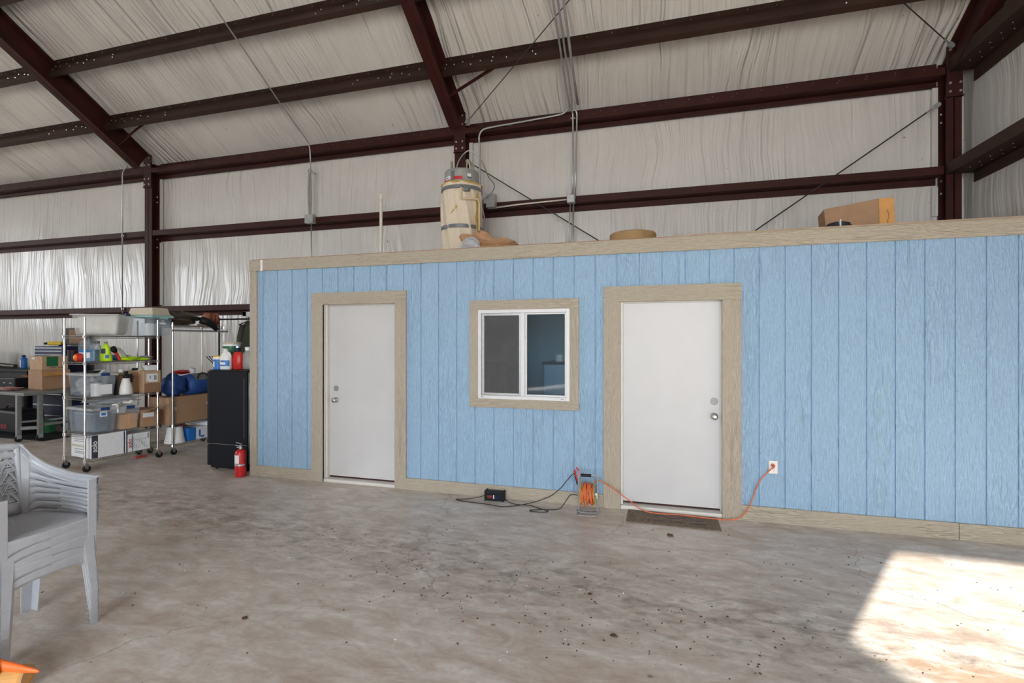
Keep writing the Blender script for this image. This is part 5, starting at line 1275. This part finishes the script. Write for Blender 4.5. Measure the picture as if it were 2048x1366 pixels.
# back bench
t = thing('workbench', 'long dark workbench against the insulated back wall', 'workbench', (-12.6, 6.82, 0))
obj('bench_top', B().box((-1.3, -.30, 1.04), (1.05, .30, 1.085)), 'black', t, bev=.004)
obj('bench_cabinet', B().box((-1.25, -.25, .05), (.95, .28, 1.04)), 'black', t, bev=.006)
obj('kick_board', B().box((-1.2, -.22, 0), (.9, .25, .05)), 'steel_b', t)
t = thing('water_bottle', 'blue water bottle on the dark workbench', 'bottle', (-12.15, 6.80, 1.086))
obj('bottle_body', B().lathe([(.05, 0), (.055, .01), (.055, .20), (.03, .225), (.025, .24)], n=20), 'bluep', t, smooth=True); obj('label', B().box((-.012, -.0575, .03), (.012, -.052, .18)), 'paper', t); obj('cap', B().cyl((0, 0, .24), (0, 0, .27), .028), 'navy', t)
t = thing('rolled_mat', 'dark brown rolled strip lying on the workbench', 'roll', (-12.55, 6.75, 1.086))
obj('roll', B().cyl((-.42, 0, .07), (.25, 0, .045), .055, .04, 16), 'camo', t)
o = obj('speaker_box', B().box((-.15, -.12, 0), (.15, .12, .36)), 'black', bev=.01); tag(o, 'black box standing on the workbench at the left margin', 'box'); o.location = (-13.28, 6.80, 1.086)
t = thing('tool_chest', 'dark blue rolling tool chest with silver drawer pulls behind the cartons', 'tool chest', (-11.02, 6.78, 0))
obj('chest_body', B().box((-.42, -.24, .12), (.42, .24, 1.06)), 'navy', t, bev=.006)
obj('top_chest', B().box((-.40, -.22, 1.06), (.40, .22, 1.54)), 'navy', t, bev=.006)
for z in (.22, .42, .62, .72, .85, .98): 
    d = obj('drawer', B().box((-.39, -.252, z-.075), (.39, -.241, z+.018)), 'navy', t); obj('drawer_pull', B().box((-.38, -.262, z+.004), (.38, -.2525, z+.018)), 'silver', d)
for z in (1.18, 1.28, 1.37, 1.44, 1.50): 
    d = obj('drawer', B().box((-.37, -.232, z-.05), (.37, -.221, z+.012)), 'navy', t); obj('drawer_pull', B().box((-.36, -.242, z), (.36, -.2325, z+.012)), 'silver', d)
for x in (-.36, .36):
    for y in (-.18, .18): obj('caster_wheel', B().cyl((x-.015, y, .055), (x+.015, y, .055), .055, n=16), 'rubber', t)
t = thing('cordless_drill', 'yellow and black power tool on top of the blue chest', 'tool', (-11.10, 6.74, 1.541), .3)
obj('drill_body', B().box((-.16, -.04, .02), (.10, .04, .09)), 'yellow', t, bev=.015); obj('chuck', B().cyl((-.16, 0, .055), (-.24, 0, .05), .022), 'black', t); obj('grip', B().box((.04, -.03, 0), (.16, .03, .05)), 'black', t, bev=.01)
t = thing('small_monitor', 'black monitor behind the blue chest with a brown painted reflection', 'screen', (-11.05, 7.07, 1.56))
obj('screen_frame', B().box((-.45, .0, 0), (.32, .035, .34)), 'black', t, bev=.004); obj('painted_reflection', B().box((-.25, -.003, .03), (.29, -.0001, .31)), 'card_d', t)  # brown face paints the reflection on the black screen
t = thing('tool_bag', 'black tool bag with red lettering on the floor under the work table', 'bag', (-10.9, 6.05, 0), TA)
obj('bag_body', B().box((-.45, -.2, 0), (.35, .2, .42)), 'black', t, bev=.05); text_obj('lettering', 'BOS', .10, 'redp', t, (-.05, -.206, .13), (PI/2, 0, 0)); obj('handle', B().tube([(-.2, -.12, .41), (-.1, -.12, .50), (.1, -.12, .50), (.2, -.12, .41)], .016, 8, 4), 'steel_b', t)
t = thing('bucket', 'dark teal bucket under the work table', 'bucket', (-10.35, 6.15, 0))
obj('bucket_wall', B().lathe([(.09, 0), (.11, .22), (.115, .24)], n=20), 'greenp', t)
t = thing('floor_mat', 'black rubber mat lying under the work table', 'mat', (-10.4, 5.95, 0))
obj('mat_pad', B().box((-1.1, -.35, .0), (.85, .30, .012)), 'rubber', t)

# ================================================================== litter on the floor
rr = random.Random(12); q = B()
for k in range(420):
    u = rr.random()
    if u < .55: x = rr.gauss(-1.0, 1.1); y = 3.05-.12*(x+1)+rr.gauss(0, .28)
    elif u < .8: x = rr.uniform(-.5, 2.6); y = rr.uniform(2.6, 4.4)
    else: x = rr.uniform(-5, 2.5); y = rr.uniform(2.0, 4.6)
    s = rr.uniform(.0012, .0045); a = rr.uniform(0, 3)
    q.box((-s*rr.uniform(1, 2.4), -s, -.0005), (s, s, s*.7), Matrix.Translation((x, y, 0)) @ Matrix.Rotation(a, 4, 'Z'))
o = obj('floor_litter', q, 'leaf'); tag(o, 'tiny dark crumbs and grit scattered over the concrete', 'grit', None, 'stuff')
q = B()
for k in range(60):
    x = rr.uniform(-4.5, 0); y = rr.uniform(2.2, 4.6); s = rr.uniform(.0015, .004)
    q.box((-s, -s, -.0005), (s, s, s), Matrix.Translation((x, y, 0)) @ Matrix.Rotation(rr.uniform(0, 3), 4, 'Z'))
o = obj('floor_litter', q, 'paper'); tag(o, 'tiny white flecks scattered over the concrete', 'flecks', None, 'stuff')
for i, (x, y, sc, lab) in enumerate([(-.197, 2.756, .018, 'curled dead leaf on the concrete, near the bottom middle'), (.153, 4.309, .026, 'brown clod on the floor just before the doormat'), (-2.298, 2.342, .016, 'thin brown twig bits right of the chairs'), (-.378, 3.172, .014, 'small dry leaf in the middle of the floor')]):
    o = obj('dead_leaf', blob(1, 12, 6, 90+i, sc=(sc, sc*.8, sc*.6), rough=.45), 'leaf'); tag(o, lab, 'leaf'); o.location = (x, y, 0)
